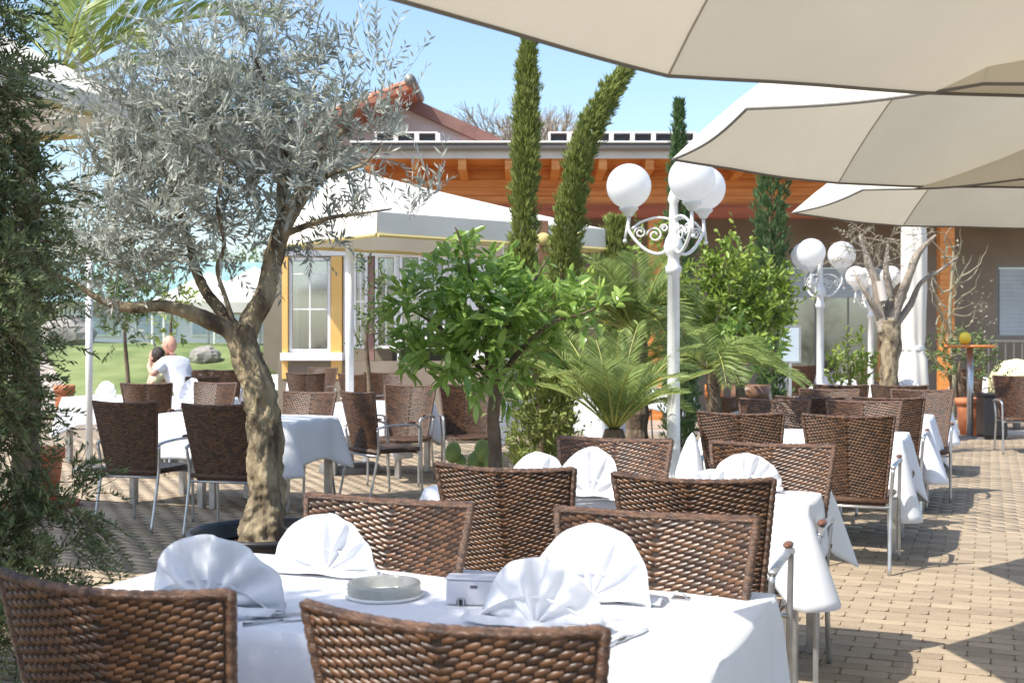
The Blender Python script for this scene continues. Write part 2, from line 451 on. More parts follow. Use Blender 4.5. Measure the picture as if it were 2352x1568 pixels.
for hx0, hx1, hz0, hz1 in holesR:
    w = bpart('window', MB().box(hx0, hx1, 23.0, 23.05, hz0, hz0+0.05).box(hx0, hx1, 23.0, 23.05, hz1-0.05, hz1).box(hx0, hx0+0.05, 23.0, 23.05, hz0+0.05, hz1-0.05).box(hx1-0.05, hx1, 23.0, 23.05, hz0+0.05, hz1-0.05), m_greymetal)
    nn = 3
    for k in range(nn):
        xa, xb = hx0+0.05+(hx1-hx0-0.1)*k/nn, hx0+0.05+(hx1-hx0-0.1)*(k+1)/nn
        obj('pane', MB().box(xa+0.012, xb-0.012, 23.03, 23.04, hz0+0.05, hz1-0.05), m_pane, w)
        if k: obj('mullion', MB().box(xa-0.012, xa+0.012, 23.015, 23.045, hz0+0.05, hz1-0.05), m_greymetal, w)
    if hx0 > 5: 
        bot = hz1-0.62 if hx0 < 8 else hz0+0.05
        sl = MB()
        z = hz1-0.08
        while z > bot: sl.box(hx0+0.06, hx1-0.06, 22.985, 22.995, z-0.07, z); z -= 0.08
        obj('blind', sl, m_blind, w)
bpart('floor', MB().box(XL+0.3, XR, 23.25, 27.5, -0.05, 0.02), m_farpave)
# ring beam planks above the wall opening line
zz = 3.58
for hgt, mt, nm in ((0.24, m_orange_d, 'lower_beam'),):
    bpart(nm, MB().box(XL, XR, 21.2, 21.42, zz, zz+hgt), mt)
z = zz+0.242
while z < 4.44:
    for xa, xb in ((XL, 2.9), (2.903, 8.1), (8.103, XR)):
        bpart('plank', MB().box(xa, xb, 21.25, 21.40, z, z+0.147), m_orange, bevel=0.006)
    z += 0.151
bpart('soffit', MB().box(XL, XR, 20.13, 22.9, 4.50, 4.53), m_orange)
# posts carrying the beam
for px in (2.55, 7.72):
    bpart('post', MB().box(px-0.13, px+0.13, 21.22, 21.4, -0.05, zz-0.002), m_orange, bevel=0.01)
x = XL + 0.18
while x < XR:
    bpart('rafter', MB().add([(x-.07,20.14,4.28),(x+.07,20.14,4.28),(x+.07,23,4.16),(x-.07,23,4.16),(x-.07,20.14,4.498),(x+.07,20.14,4.498),(x+.07,23,4.498),(x-.07,23,4.498)],
          [(0,3,2,1),(4,5,6,7),(0,1,5,4),(1,2,6,5),(2,3,7,6),(3,0,4,7)]), m_orange, bevel=0.006)
    x += 0.79
bpart('eave_board', MB().box(XL, XR, 20.09, 20.125, 4.46, 4.62), m_path)
gt = MB()
gt.tube([(XL-.1, 20.02, ZG-0.02), (XR, 20.02, ZG-0.02)], 0.055, 12)
bpart('gutter', gt, m_greymetal, smooth=True)
bpart('gutter_rim', MB().box(XL-.1, XR, 19.93, 20.10, ZG+0.035, ZG+0.07), m_gutter, bevel=0.01)
# low pitched roof with tiles
rf = bpart('roof', MB().add([(XL,20.1,4.70),(XR,20.1,4.70),(XR,27.7,5.15),(XL,27.7,5.15),(XL,20.1,4.62),(XR,20.1,4.62),(XR,27.7,5.07),(XL,27.7,5.07)],
      [(0,1,2,3),(4,7,6,5),(0,4,5,1),(1,5,6,2),(2,6,7,3),(3,7,4,0)]), m_tile)
tl = MB().lathe([(0.11, 0), (0.105, 0.42)], 10)
tv = [v for v in tl.v]
def tile_mesh():
    mb = MB(); n = 6
    for yy, r, zo in ((0, 0.115, 0.0), (0.42, 0.10, -0.02)):
        for k in range(n+1):
            a = PI*k/n; mb.v.append((-r*math.cos(a), yy, r*0.75*math.sin(a)+zo+0.02))
        for k in range(n+1):
            a = PI*k/n; mb.v.append((-(r-.015)*math.cos(a), yy, (r-.015)*0.75*math.sin(a)+zo+0.02))
    m = n+1
    for k in range(n):
        mb.f += [(k, k+1, 2*m+k+1, 2*m+k), (m+k+1, m+k, 3*m+k, 3*m+k+1), (k+1, k, m+k, m+k+1)]
    return mb.mesh('roof_tile', m_tile, True)
TM = tile_mesh()
def tiles(parent, org, along, upv, nx, ny, base):
    along, upv = Vector(along).normalized(), Vector(upv).normalized()
    nrm = along.cross(upv)
    for j in range(ny):
        for i in range(nx):
            t = obj('roof_tile', TM, parent=parent)
            p = Vector(org) + along*(0.24*i) + upv*(0.36*j) + nrm*0.005
            Mx = Matrix((along, upv, nrm)).transposed().to_4x4(); Mx.translation = p - Vector(base)
            t.matrix_local = Mx @ Matrix.Rotation(random.uniform(-.03,.03), 4, 'Z')
tiles(rf, (XL+6.0, 20.25, 4.72), (1,0,0), (0,7.6,0.45), 28, 3, (0, 0, 0))
# ladder-like snow guards lying on the roof edge
for x0, n_ in ((-2.35, 3), (0.62, 7)):
    sg = thing('roof_guard', 'low pale slotted guard rail on the roof edge ' + ('near the white gable' if n_ == 3 else 'between the two cypresses'), 'roof rail', (x0, 20.5, 4.76), 0, 'slotted guards on the roof edge')
    Lg = n_*0.36
    obj('top_rail', MB().box(0, Lg, -0.03, 0.03, 0.19, 0.215), m_gutter, sg)
    obj('bottom_rail', MB().box(0, Lg, -0.03, 0.03, 0.0, 0.03), m_black, sg)
    obj('back_plate', MB().box(0, Lg, 0.05, 0.07, 0.0, 0.19), m_black, sg)
    for k in range(n_+1): obj('upright', MB().box(k*0.36-0.04 if k else 0, k*0.36+0.04, -0.028, 0.028, 0.03, 0.19), m_gutter, sg)
# white gable with brown verge
gb = thing('gabled_wing', 'white gable wing with brown sloping verge and red clay tiles above the eaves', 'building', (-2.2, 22.2, 4.6))
gbb = Vector((-2.2, 22.2, 4.6))
def gpart(name, mb, mat, **k): return shift(obj(name, mb, mat, gb, **k), gbb)
ridge = pt(895, 205, 22.2); toe = pt(1150, 318, 22.2)
lft = Vector((ridge.x-4.2, 22.2, toe.z-0.3))
gpart('gable_wall', MB().add([(lft.x,22.3,4.75),(toe.x,22.3,4.75),(toe.x,22.3,toe.z-.05),(ridge.x,22.3,ridge.z-.12),(lft.x,22.3,lft.z),
                            (lft.x,22.6,4.75),(toe.x,22.6,4.75),(toe.x,22.6,toe.z-.05),(ridge.x,22.6,ridge.z-.12),(lft.x,22.6,lft.z)],
      [(0,1,2,3,4),(9,8,7,6,5),(0,5,6,1),(1,6,7,2),(2,7,8,3),(3,8,9,4),(4,9,5,0)]), m_whitewall)
def beam(a, c, w, h):
    a, c = Vector(a), Vector(c)
    return [(a.x,a.y-w,a.z-h),(c.x,c.y-w,c.z-h),(c.x,c.y-w,c.z),(a.x,a.y-w,a.z),(a.x,a.y,a.z-h),(c.x,c.y,c.z-h),(c.x,c.y,c.z),(a.x,a.y,a.z)], [(0,1,2,3),(7,6,5,4),(0,4,5,1),(1,5,6,2),(2,6,7,3),(3,7,4,0)]
gpart('verge_board', MB().add(*beam(ridge+Vector((0.05,0.08,0)), toe+Vector((0,0.08,0)), 0.12, 0.24)), m_fascia)
# tiled slope that comes forward of the gable, tip seen above the olive
tip = pt(945, 190, 20.6)
sl = gpart('roof_slope', MB().add([(tip.x-3.2,20.6,tip.z-1.2),(tip.x,20.6,tip.z),(tip.x,22.5,tip.z+0.1),(tip.x-3.2,22.5,tip.z-1.1),
                            (tip.x-3.2,20.6,tip.z-1.3),(tip.x,20.6,tip.z-.1),(tip.x,22.5,tip.z),(tip.x-3.2,22.5,tip.z-1.2)],
      [(0,1,2,3),(4,7,6,5),(0,4,5,1),(1,5,6,2),(2,6,7,3),(3,7,4,0)]), m_tile)
for j in range(10):
    for i in range(8):
        t = obj('roof_tile', TM, parent=gb)
        upv = Vector((3.2, 0, 1.2)).normalized(); al = Vector((0, -1, 0)); nr = al.cross(upv)
        p = Vector((tip.x, 20.62, tip.z)) - upv*(0.36*(j+1)) + Vector((0,1,0))*(0.24*i+0.1) + nr*0.01
        Mx = Matrix((al, upv, nr)).transposed().to_4x4(); Mx.translation = p - gbb
        t.matrix_local = Mx
gpart('ridge_cap', MB().tube([(tip.x-.02,20.5,tip.z+.03),(tip.x-.02,22.6,tip.z+.13)], 0.10, 10), m_greymetal, smooth=True)

# ------------------------------------------------------------------ yellow conservatory (left of centre)
cv = thing('conservatory', 'yellow timber conservatory with tall white framed french windows', 'building', (-3.5, 22, 0))
cvb = Vector((-3.5, 22, 0))
def cpart(name, mb, mat, parent=None, **k):
    o = obj(name, mb, mat, parent or cv, **k)
    if parent is None: shift(o, cvb)
    return o
def wx(u, Y=22.0): return (u-1176)/FPX*Y
def wz(v, Y=22.0): return CAM_H-(v-780)/FPX*Y
def french(u0, u1, v0, v1, Y, cols, rows, parent_tr=None):
    x0, x1, z0, z1 = wx(u0, Y), wx(u1, Y), wz(v1, Y), wz(v0, Y)
    fw = 0.055
    w = cpart('window', MB().box(x0,x1,Y-.05,Y+.02,z1-fw,z1).box(x0,x1,Y-.05,Y+.02,z0,z0+fw).box(x0,x0+fw,Y-.05,Y+.02,z0+fw,z1-fw).box(x1-fw,x1,Y-.05,Y+.02,z0+fw,z1-fw), m_white)
    for i in range(cols):
        for j in range(len(rows)-1):
            xa = x0+fw+(x1-x0-2*fw)*i/cols; xb = x0+fw+(x1-x0-2*fw)*(i+1)/cols
            za = z0+fw+(z1-z0-2*fw)*rows[j]; zb = z0+fw+(z1-z0-2*fw)*rows[j+1]
            cpart('pane', MB().box(xa+.012, xb-.012, Y-.02, Y-.01, za+.012, zb-.012), m_pane, w)
            if i: cpart('muntin', MB().box(xa-.013, xa+.013, Y-.035, Y-.004, za+.013, zb-.013), m_white, w)
            if j: cpart('muntin', MB().box(xa, xb, Y-.036, Y-.003, za-.013, za+.013), m_white, w)
    return w
french(665, 760, 592, 808, 22, 2, (0, .45, .85, 1))
cpart('curtain', MB().add(*(lambda N: ([(wx(672)+(wx(752)-wx(672))*i/N, 22.25+0.03*math.sin(i*1.3), z) for i in range(N+1) for z in (wz(805), wz(598))], [(2*i, 2*i+2, 2*i+3, 2*i+1) for i in range(N)]))(36)), m_blind)
for u0, u1 in ((650, 663.5), (762, 787)):
    cpart('timber_post', MB().box(wx(u0), wx(u1), 21.9, 22.1, 0.7, wz(589)), m_yellowwall, bevel=0.008)
cpart('sill', MB().box(wx(648), wx(790), 21.8, 22.1, wz(828), wz(809.5)), m_white, bevel=0.01)
cpart('plinth', MB().box(wx(640), wx(1180), 21.92, 22.3, -0.05, wz(829)), m_wall)
cpart('head_beam', MB().box(wx(640), wx(1180), 21.9, 22.15, wz(588), wz(545)), m_white)
for u0, u1 in ((812, 845), (862, 912), (918, 968), (974, 1024), (1030, 1080)):
    french(u0, u1, 585, 800, 22, 2, (0, .5, 1))
for u0, u1 in ((790, 810), (847, 860), (913, 917), (969, 973), (1025, 1029), (1081, 1180)):
    cpart('wall_panel', MB().box(wx(u0), wx(u1)-.004, 21.95, 22.1, wz(828), wz(589)), m_fascia if u0 in (847,) else m_white)
cpart('inner_wall', MB().box(wx(600, 26), wx(1185, 26), 26.2, 26.4, -0.05, 3.4), m_wall)
cpart('flat_roof', MB().box(wx(635), wx(1180), 21.7, 26.6, wz(545)+.003, wz(545)+.12), m_fascia)

# ------------------------------------------------------------------ teal-roofed house far left
th = thing('garden_house', 'distant white garden house with teal roof and paned windows beyond the lawn', 'building', (-12, 44, 0))
thb = Vector((-12, 44, 0))
def tpart(n_, mb, mt, p=None, **k):
    o = obj(n_, mb, mt, p or th, **k)
    if p is None: shift(o, thb)
    return o
X0, X1 = wx(395, 44), wx(655, 44)
tpart('wall', MB().box(X0-4, X1, 44, 48, -0.05, 2.9), m_whitewall)
tpart('roof', MB().add([(X0-4.5,43.3,2.8),(X1+.4,43.3,2.8),(X1+.4,46,4.4),(X0-4.5,46,4.4),(X0-4.5,48.6,2.8),(X1+.4,48.6,2.8)], [(0,1,2,3),(3,2,5,4),(0,3,4),(1,5,2),(0,4,5,1)]), m_teal)
for k in range(4):
    xa = X0-3.4+k*2.05
    w = tpart('window', MB().box(xa, xa+1.5, 43.93, 43.99, 1.55, 2.55), m_white)
    for i in range(3):
        for j in range(2):
            tpart('pane', MB().box(xa+.08+i*.46, xa+.50+i*.46, 43.90, 43.925, 1.62+j*.45, 2.03+j*.45), m_blind, w)

# awning like white roofs seen under the olive (white pavilion tents)
for (u, v, Y, w_, nm) in ((480, 665, 30, 2.6, 'left'), (585, 650, 32, 2.4, 'right')):
    p = pt(u, v, Y)
    t = thing('garden_pavilion', 'white pyramid garden tent beyond the lawn, ' + ('nearer the small tree' if nm == 'left' else 'nearer the yellow conservatory'), 'tent', (p.x, Y, 0), R(10), 'white garden tents beyond the lawn')
    h = p.z
    obj('canopy', MB().add([(-w_/2,-w_/2,h-.35),(w_/2,-w_/2,h-.35),(w_/2,w_/2,h-.35),(-w_/2,w_/2,h-.35),(0,0,h+.45),(-w_/2,-w_/2,h-.6),(w_/2,-w_/2,h-.6),(w_/2,w_/2,h-.6),(-w_/2,w_/2,h-.6)],
        [(0,1,4),(1,2,4),(2,3,4),(3,0,4),(0,5,6,1),(1,6,7,2),(2,7,8,3),(3,8,5,0)]), m_canopyW, t)
    for sx in (-1, 1):
        for sy in (-1, 1): obj('leg', MB().tube([(sx*(w_/2-.08), sy*(w_/2-.08), 0.03), (sx*(w_/2-.08), sy*(w_/2-.08), h-.36)], .03, 6), m_white, t)

def boulder(u, v, Y, r, label):
    p = pt(u, v, Y); mb = MB().ball((0,0,0), r, 14, 9, 1.2, 1, 0.8)
    mb.v = [tuple(Vector(q)*(1+0.22*noise.noise(Vector(q)*2.2/r))) for q in mb.v]
    o = obj('boulder', mb, m_stone, smooth=False); o.location = (p.x, Y, lawn_z(p.x, Y)+r*0.4); tag(o, label, 'rock')
boulder(470, 790, 26, 0.28, 'grey boulder at the edge of the lawn behind the seated pair')
boulder(150, 800, 30, 0.6, 'large pale boulder on the far lawn beside the path')

# far tree belts
def far_tree(u, Y, h, w, name, label, mat=m_farleaf, n=2600, ls=0.22, trunk=True, seed=0, grp='trees far behind the garden'):
    x = wx(u, Y)
    t = thing(name, label, 'tree', (x, Y, 0), 0, grp)
    blobs = []
    for k in range(9):
        a = random.uniform(0, 2*PI); rr = random.uniform(0, w*0.33)
        blobs.append((rr*math.cos(a), rr*math.sin(a), h*random.uniform(.42, .85), w*.28, w*.28, h*.17))
    P, T, _ = twigs(blobs, 1, 0.5, 8, minn=n//72)
    obj('crown', leafmesh('crown', P, T, ls, ls*.5, mat), parent=t)
    obj('trunk', MB().tube([(0,0,-.05),(0.05,0,h*.3),(0,0.05,h*.6)], [h*.03, h*.022, h*.01], 8), m_bark2, t)
dsc = ['tall rounded tree far beyond the lawn at the left edge of the garden', 'broad green tree rising behind the teal roofed house', 'lower dark tree behind the white garden tents', 'pale green tree between the garden house and the conservatory', 'far tree showing just right of the slim metal post']
for k, (u, Y, h, w) in enumerate([(60, 50, 7, 6), (330, 56, 6.5, 8), (500, 60, 6, 8), (630, 52, 5, 5), (200, 58, 6, 7)]):
    far_tree(u, Y, h, w, 'garden_tree', dsc[k])

# bare trees beyond the roof
def bare_tree(u, Y, ztop, label, spread=1.6):
    x = wx(u, Y); t = thing('bare_tree', label, 'tree', (x, Y, 0), 0, 'bare trees beyond the roof')
    mb = MB(); tr = MB().tube([(0,0,-.05),(0,0,ztop*.55)], [.16,.10], 8)
    def grow(p, d, L, r, k):
        q = p + d*L; m = (p+q)/2 + Vector((random.uniform(-1,1),random.uniform(-1,1),0))*L*.08
        mb.tube([p, m, q], [r, r*.85, r*.65], 4, cap=False)
        if k == 0: return
        for _ in range(random.choice((3,3,4))):
            nd = (d + Vector((random.uniform(-1,1),random.uniform(-1,1),random.uniform(-.2,.7)))*.75).normalized()
            grow(p + d*L*random.uniform(.55,1), nd, L*.72, r*.66, k-1)
    for _ in range(6):
        d = Vector((random.uniform(-1,1)*spread*.5, random.uniform(-1,1)*.6, 1)).normalized()
        grow(Vector((0,0,ztop*random.uniform(.4,.55))), d, ztop*.17, .05, 4)
    obj('trunk', tr, m_barkgrey, t, smooth=True); obj('crown', mb, m_barkgrey, t)
bare_tree(1130, 36, 9.4, 'bare leafless tree showing above the roof left of the upright cypress')
bare_tree(1290, 38, 9.8, 'bare leafless tree showing between the upright and the leaning cypress')
bare_tree(1440, 40, 7.2, 'low bare leafless tree showing right of the leaning cypress', 1.2)

# ------------------------------------------------------------------ rattan chair
BW0, BW1, BZ0, BZ1 = 0.205, 0.272, 0.41, 0.945
def bsurf(a, v, off=0.0):
    """a: metres from the centre line measured at unit width, v 0..1 up the back; off along the normal towards the rear"""
    w = BW0 + (BW1-BW0)*v
    u = max(-1, min(1, a / w))
    x = u*w
    y = -0.205 - 0.13*v + 0.045*u*u*(0.4+0.6*v) - off
    z = BZ0 + (BZ1-BZ0)*v + 0.012*u*u*v + off*0.18
    return (x, y, z)
def make_weave(side):
    mb = MB(); H = BZ1-BZ0; pitch, slope, fl = 0.0126, 0.42, 0.0300
    hh = pitch*0.5
    r = -9
    while r*pitch < H:
        z0 = r*pitch + pitch*0.5; ph = (r % 3)*fl/3.0
        for sg in (1, -1):
            k = -1
            while True:
                a = k*fl + ph; c = a + fl - 0.0025; k += 1
                if a > BW1: break
                a, c = max(a, 0.0), c
                if c - a < 0.01: continue
                m = (a+c)/2; zc = z0 + m*slope
                v = zc/H
                if v < 0.012 or v > 0.985: continue
                w = BW0+(BW1-BW0)*v - 0.010
                if a > w - 0.008: continue
                c = min(c, w); N = 5; vs = []
                for i in range(N):
                    t = i/(N-1); aa = a+(c-a)*t; z = z0 + aa*slope*0.55 + m*slope*0.45
                    bl = 0.0046*math.sin(PI*(0.15+0.7*t))
                    h = hh*(0.84+0.12*math.sin(PI*t))
                    for dz, q in ((-h, 0.0), (-h*.5, 0.85), (h*.5, 0.85), (h, 0.0)):
                        vs.append(bsurf(sg*aa, min(1, max(0, (z+dz)/H)), side*(0.0065 + bl*q)))
                fs = []
                for i in range(N-1):
                    for j in range(3):
                        q = (i*4+j, (i+1)*4+j, (i+1)*4+j+1, i*4+j+1)
                        fs.append(q if side*sg > 0 else q[::-1])
                mb.add(vs, fs)
        r += 1
    return mb
def make_core():
    mb = MB(); nx, nz = 16, 14
    for s_ in (1, -1):
        o = len(mb.v)
        for j in range(nz+1):
            for i in range(nx+1):
                v = j/nz; w = BW0+(BW1-BW0)*v; mb.v.append(bsurf(w*(2*i/nx-1), v, s_*0.006))
        for j in range(nz):
            for i in range(nx):
                q = (o+j*(nx+1)+i, o+j*(nx+1)+i+1, o+(j+1)*(nx+1)+i+1, o+(j+1)*(nx+1)+i)
                mb.f.append(q if s_ > 0 else q[::-1])
    return mb
CHM = {}
def chair_meshes():
    CHM['weave_b'] = make_weave(1).mesh('weave', m_rattan, True)
    CHM['weave_f'] = make_weave(-1).mesh('weave', m_rattan, True)
    CHM['backrest'] = make_core().mesh('backrest', m_core, True)
    rim = MB(); path = []
    for v in np.linspace(0, 1, 10): path.append(bsurf(-(BW0+(BW1-BW0)*v), v))
    for t in np.linspace(-0.93, 0.93, 11): path.append(bsurf(BW1*t, 1.0))
    for v in np.linspace(1, 0, 10): path.append(bsurf((BW0+(BW1-BW0)*v), v))
    for t in np.linspace(0.9, -0.9, 7): path.append(bsurf(BW0*t, 0.0))
    path.append(path[0])
    N = 150
    P = [Vector(q) for q in path]; seg = [0]
    for i in range(1, len(P)): seg.append(seg[-1] + (P[i]-P[i-1]).length)
    fine = []
    for k in range(N*2):
        d = seg[-1]*k/(N*2-1); i = max(1, int(np.searchsorted(seg, d))); i = min(i, len(P)-1)
        fine.append(P[i-1].lerp(P[i], (d-seg[i-1])/max(1e-6, seg[i]-seg[i-1])))
    rim.tube(fine, [0.0110 + (0.0008 if k % 4 < 3 else -0.0012) for k in range(len(fine))], 8, cap=False, sx=1.15, sy=0.95)
    CHM['rim'] = rim.mesh('back_rim', m_rattan_rim, True)
    st = MB(); nx, ny = 12, 12
    for top in (1, 0):
        o = len(st.v)
        for j in range(ny+1):
            for i in range(nx+1):
                a, c = 2*i/nx-1, 2*j/ny-1
                # rounded square
                x = a*0.235*(1-0.06*c*c) * (1+0.03*c); y = 0.01 + c*0.235*(1-0.05*a*a)
                z = 0.455 - 0.012*(1-a*a)*(1-c*c) if top else 0.415 + 0.012*(1-max(abs(a), abs(c)))
                st.v.append((x, y, z))
        for j in range(ny):
            for i in range(nx):
                q = (o+j*(nx+1)+i, o+j*(nx+1)+i+1, o+(j+1)*(nx+1)+i+1, o+(j+1)*(nx+1)+i)
                st.f.append(q if top else q[::-1])
    m = (nx+1)*(ny+1)
    bd = [i for i in range(nx)] + [j*(nx+1)+nx for j in range(ny)] + [ny*(nx+1)+nx-i for i in range(nx)] + [(ny-j)*(nx+1) for j in range(ny)]
    for k in range(len(bd)):
        a, c = bd[k], bd[(k+1) % len(bd)]; st.f.append((a, a+m, c+m, c)[::-1])
    CHM['seat'] = st.mesh('seat', m_seat, False)
    sr = [(sx*0.237, 0.01+sy*0.232, 0.437) for sx, sy in ((-1,-1),(1,-1),(1,1),(-1,1),(-1,-1))]
    CHM['seat_rim'] = MB().tube(sr, 0.017, 8, cap=False).mesh('seat_rim', m_rattan_rim, True)
    for sx, nm in ((-1, 'l'), (1, 'r')):
        CHM['fleg'+nm] = MB().tube(spline([(sx*.262,.235,0),(sx*.262,.225,.3),(sx*.268,.215,.60),(sx*.27,.20,.635)], 5), .0115, 8).mesh('front_leg', m_alu, True)
        CHM['rleg'+nm] = MB().tube(spline([(sx*.245,-.325,0),(sx*.245,-.265,.25),(sx*.247,-.228,.45),(sx*.262,-.245,.63)], 5), .0115, 8).mesh('rear_leg', m_alu, True)
        CHM['arm'+nm] = MB().tube(spline([(sx*.27,.20,.638),(sx*.275,.13,.662),(sx*.278,-.02,.665),(sx*.27,-.18,.655),(sx*.262,-.25,.64)], 5), .013, 8, sx=1.3, sy=.8).mesh('armrest', m_alu, True)
        CHM['pad'+nm] = MB().ball((sx*.272,.11,.681), .024, 12, 8, 0.8, 2.2, .5).mesh('arm_pad', m_pad, True)
        CHM['foot'+nm] = None
    CHM['bar_f'] = MB().tube([(-.262,.222,.40),(.262,.222,.40)], .010, 6).mesh('crossbar', m_alu, True)
    CHM['bar_b'] = MB().tube([(-.247,-.235,.395),(.247,-.235,.395)], .010, 6).mesh('crossbar', m_alu, True)
chair_meshes()
CH_ROOT = None
def chair(p, rz, label, group, tilt=0):
    global CH_ROOT
    if CH_ROOT is None:
        t = thing('rattan_chair', label, 'chair', p, rz, group)
        bk = obj('backrest', CHM['backrest'], parent=t)
        w1 = obj('weave', CHM['weave_b'], parent=bk); stuff(w1)
        w2 = obj('weave', CHM['weave_f'], parent=bk); stuff(w2)
        obj('back_rim', CHM['rim'], parent=bk)
        s_ = obj('seat', CHM['seat'], parent=t); obj('seat_rim', CHM['seat_rim'], parent=s_)
        for nm in 'lr':
            obj('leg', CHM['fleg'+nm], parent=t); obj('leg', CHM['rleg'+nm], parent=t)
            a = obj('armrest', CHM['arm'+nm], parent=t); obj('arm_pad', CHM['pad'+nm], parent=a)
        obj('crossbar', CHM['bar_f'], parent=t); obj('crossbar', CHM['bar_b'], parent=t)
        CH_ROOT = t; return t
    return dup(CH_ROOT, p, rz, label, group)
def chair_px(uc, v, facing, label, group, dr=0.0, dz=0.0):
    """uc, v: middle of the top edge in the photograph; facing: 'away' or 'near' ; dr extra degrees"""
    rz = ROT + R(dr) + (PI if facing == 'near' else 0)
    top = at(uc, v + (8 if v > 1000 else 3), 0.945)
    f = Vector((-math.sin(rz), math.cos(rz), 0))
    p = top + f*0.327; p.z = 0
    return chair(p, rz, label, group)

# ------------------------------------------------------------------ tables with draped linen
def cloth_mesh(hx, hy, z, drop, cdrop, flare, seed, cb=0.085):
    rnd = random.Random(seed)
    rc = 0.018; pts = []                        # perimeter of the top, rounded corners, CCW
    def side(a, c, n):
        for i in range(n): pts.append(Vector(a).lerp(Vector(c), i/n))
    cr = [(-hx,-hy),(hx,-hy),(hx,hy),(-hx,hy)]
    per = []
    for k in range(4):
        a, c = Vector((*cr[k],0)), Vector((*cr[(k+1)%4],0)); d = (c-a).normalized(); Ln = (c-a).length
        n = max(10, int(Ln/0.03)); nrm = Vector((d.y, -d.x, 0))
        for i in range(n+1):
            t = rc + (Ln-2*rc)*i/n
            per.append((a+d*t, nrm, min(t, Ln-t), k, t))
        cc = c - d*rc + Vector((-nrm.x, -nrm.y, 0))*rc
        d2 = Vector((-d.y, d.x, 0)); n2 = Vector((d2.y, -d2.x, 0))
        for i in range(1, 6):
            an = (PI/2)*i/6; nn = (nrm*math.cos(an) + n2*math.sin(an)).normalized()
            per.append((cc + nn*rc, nn, 0, k, 0))
    m = len(per); mb = MB(); rows = 12
    ph = [rnd.uniform(0, 6.28) for _ in range(8)]; cw = [rnd.uniform(.75, 1.3) for _ in range(4)]
    def ring(j):
        t = j/rows; out = []
        for (p, nn, cd, k, tt) in per:
            c = math.exp(-(cd/0.10)**2); c2 = math.exp(-((cd-0.13)/0.06)**2)
            kc = k if cd == 0 or tt > 0.3 else (k-1) % 4
            dr = (drop + cdrop*cw[kc]*math.exp(-(cd/0.17)**1.5)) * t
            wav = 0.5*math.sin(tt*9+ph[k]) + 0.5*math.sin(tt*21+ph[k+4])
            o = 0.004 + 0.010*min(1, t*6) + t*(flare + cb*c*cw[kc] - 0.035*c2 + 0.010*wav)
            out.append((p.x+nn.x*o, p.y+nn.y*o, z + 0.004 - (0.006*min(1, t*8)) - dr))
        return out
    # top grid: simple fan to inner rings
    cv_ = [(p[0].x, p[0].y) for p in per]
    for sc in (0.0, 0.35, 0.7, 0.95):
        if sc == 0.0: mb.v.append((0, 0, z+0.005)); continue
        for x, y in cv_: mb.v.append((x*sc, y*sc, z+0.005+0.0008*math.sin(x*17+ph[0])*math.sin(y*13+ph[1])))
    for j in range(rows+1): mb.v += ring(j)
    for i in range(m): mb.f.append((0, 1+i, 1+(i+1) % m))
    nr = 3 + rows + 1
    for j in range(nr-1):
        for i in range(m):
            i2 = (i+1) % m; mb.f.append((1+j*m+i, 1+(j+1)*m+i, 1+(j+1)*m+i2, 1+j*m+i2))
    return mb
def table(x0, x1, y0, y1, label, clabel, drop=0.24, cdrop=0.13, flare=0.035, seed=1, zt=0.75, twin=True, rz=ROT, loc=None, cb=0.085):
    c = loc2((x0+x1)/2, (y0+y1)/2) if loc is None else Vector(loc)
    hx, hy = (x1-x0)/2, (y1-y0)/2
    t = thing('dining_table', label, 'table', (c.x, c.y, 0), rz, 'dining tables on the terrace')
    obj('tabletop', MB().box(-hx+.004, hx-.004, -hy+.004, hy-.004, zt-0.03, zt-.002), m_greymetal, t)
    obj('apron', MB().box(-hx+.06, hx-.06, -hy+.055, -hy+.075, zt-.09, zt-.032).box(-hx+.06, hx-.06, hy-.075, hy-.055, zt-.09, zt-.032), m_alu, t)
    xs = [-hx+.06, hx-.06] + ([-.06, .06] if twin and hx > .6 else [])
    for x in xs:
        for y in (-hy+.06, hy-.06):
            obj('leg', MB().box(x-.028, x+.028, y-.028, y+.028, 0, zt-.032), m_alu, t, bevel=0.004)
    cl = obj('tablecloth', cloth_mesh(hx, hy, zt, drop, cdrop, flare, seed, cb), m_cloth, smooth=True)
    cl.location = (c.x, c.y, 0); cl.rotation_euler = (0, 0, rz)
    sd = cl.modifiers.new('thickness', 'SOLIDIFY'); sd.thickness = 0.0012; sd.offset = 1
    tag(cl, clabel, 'tablecloth', 'white tablecloths')
    return t

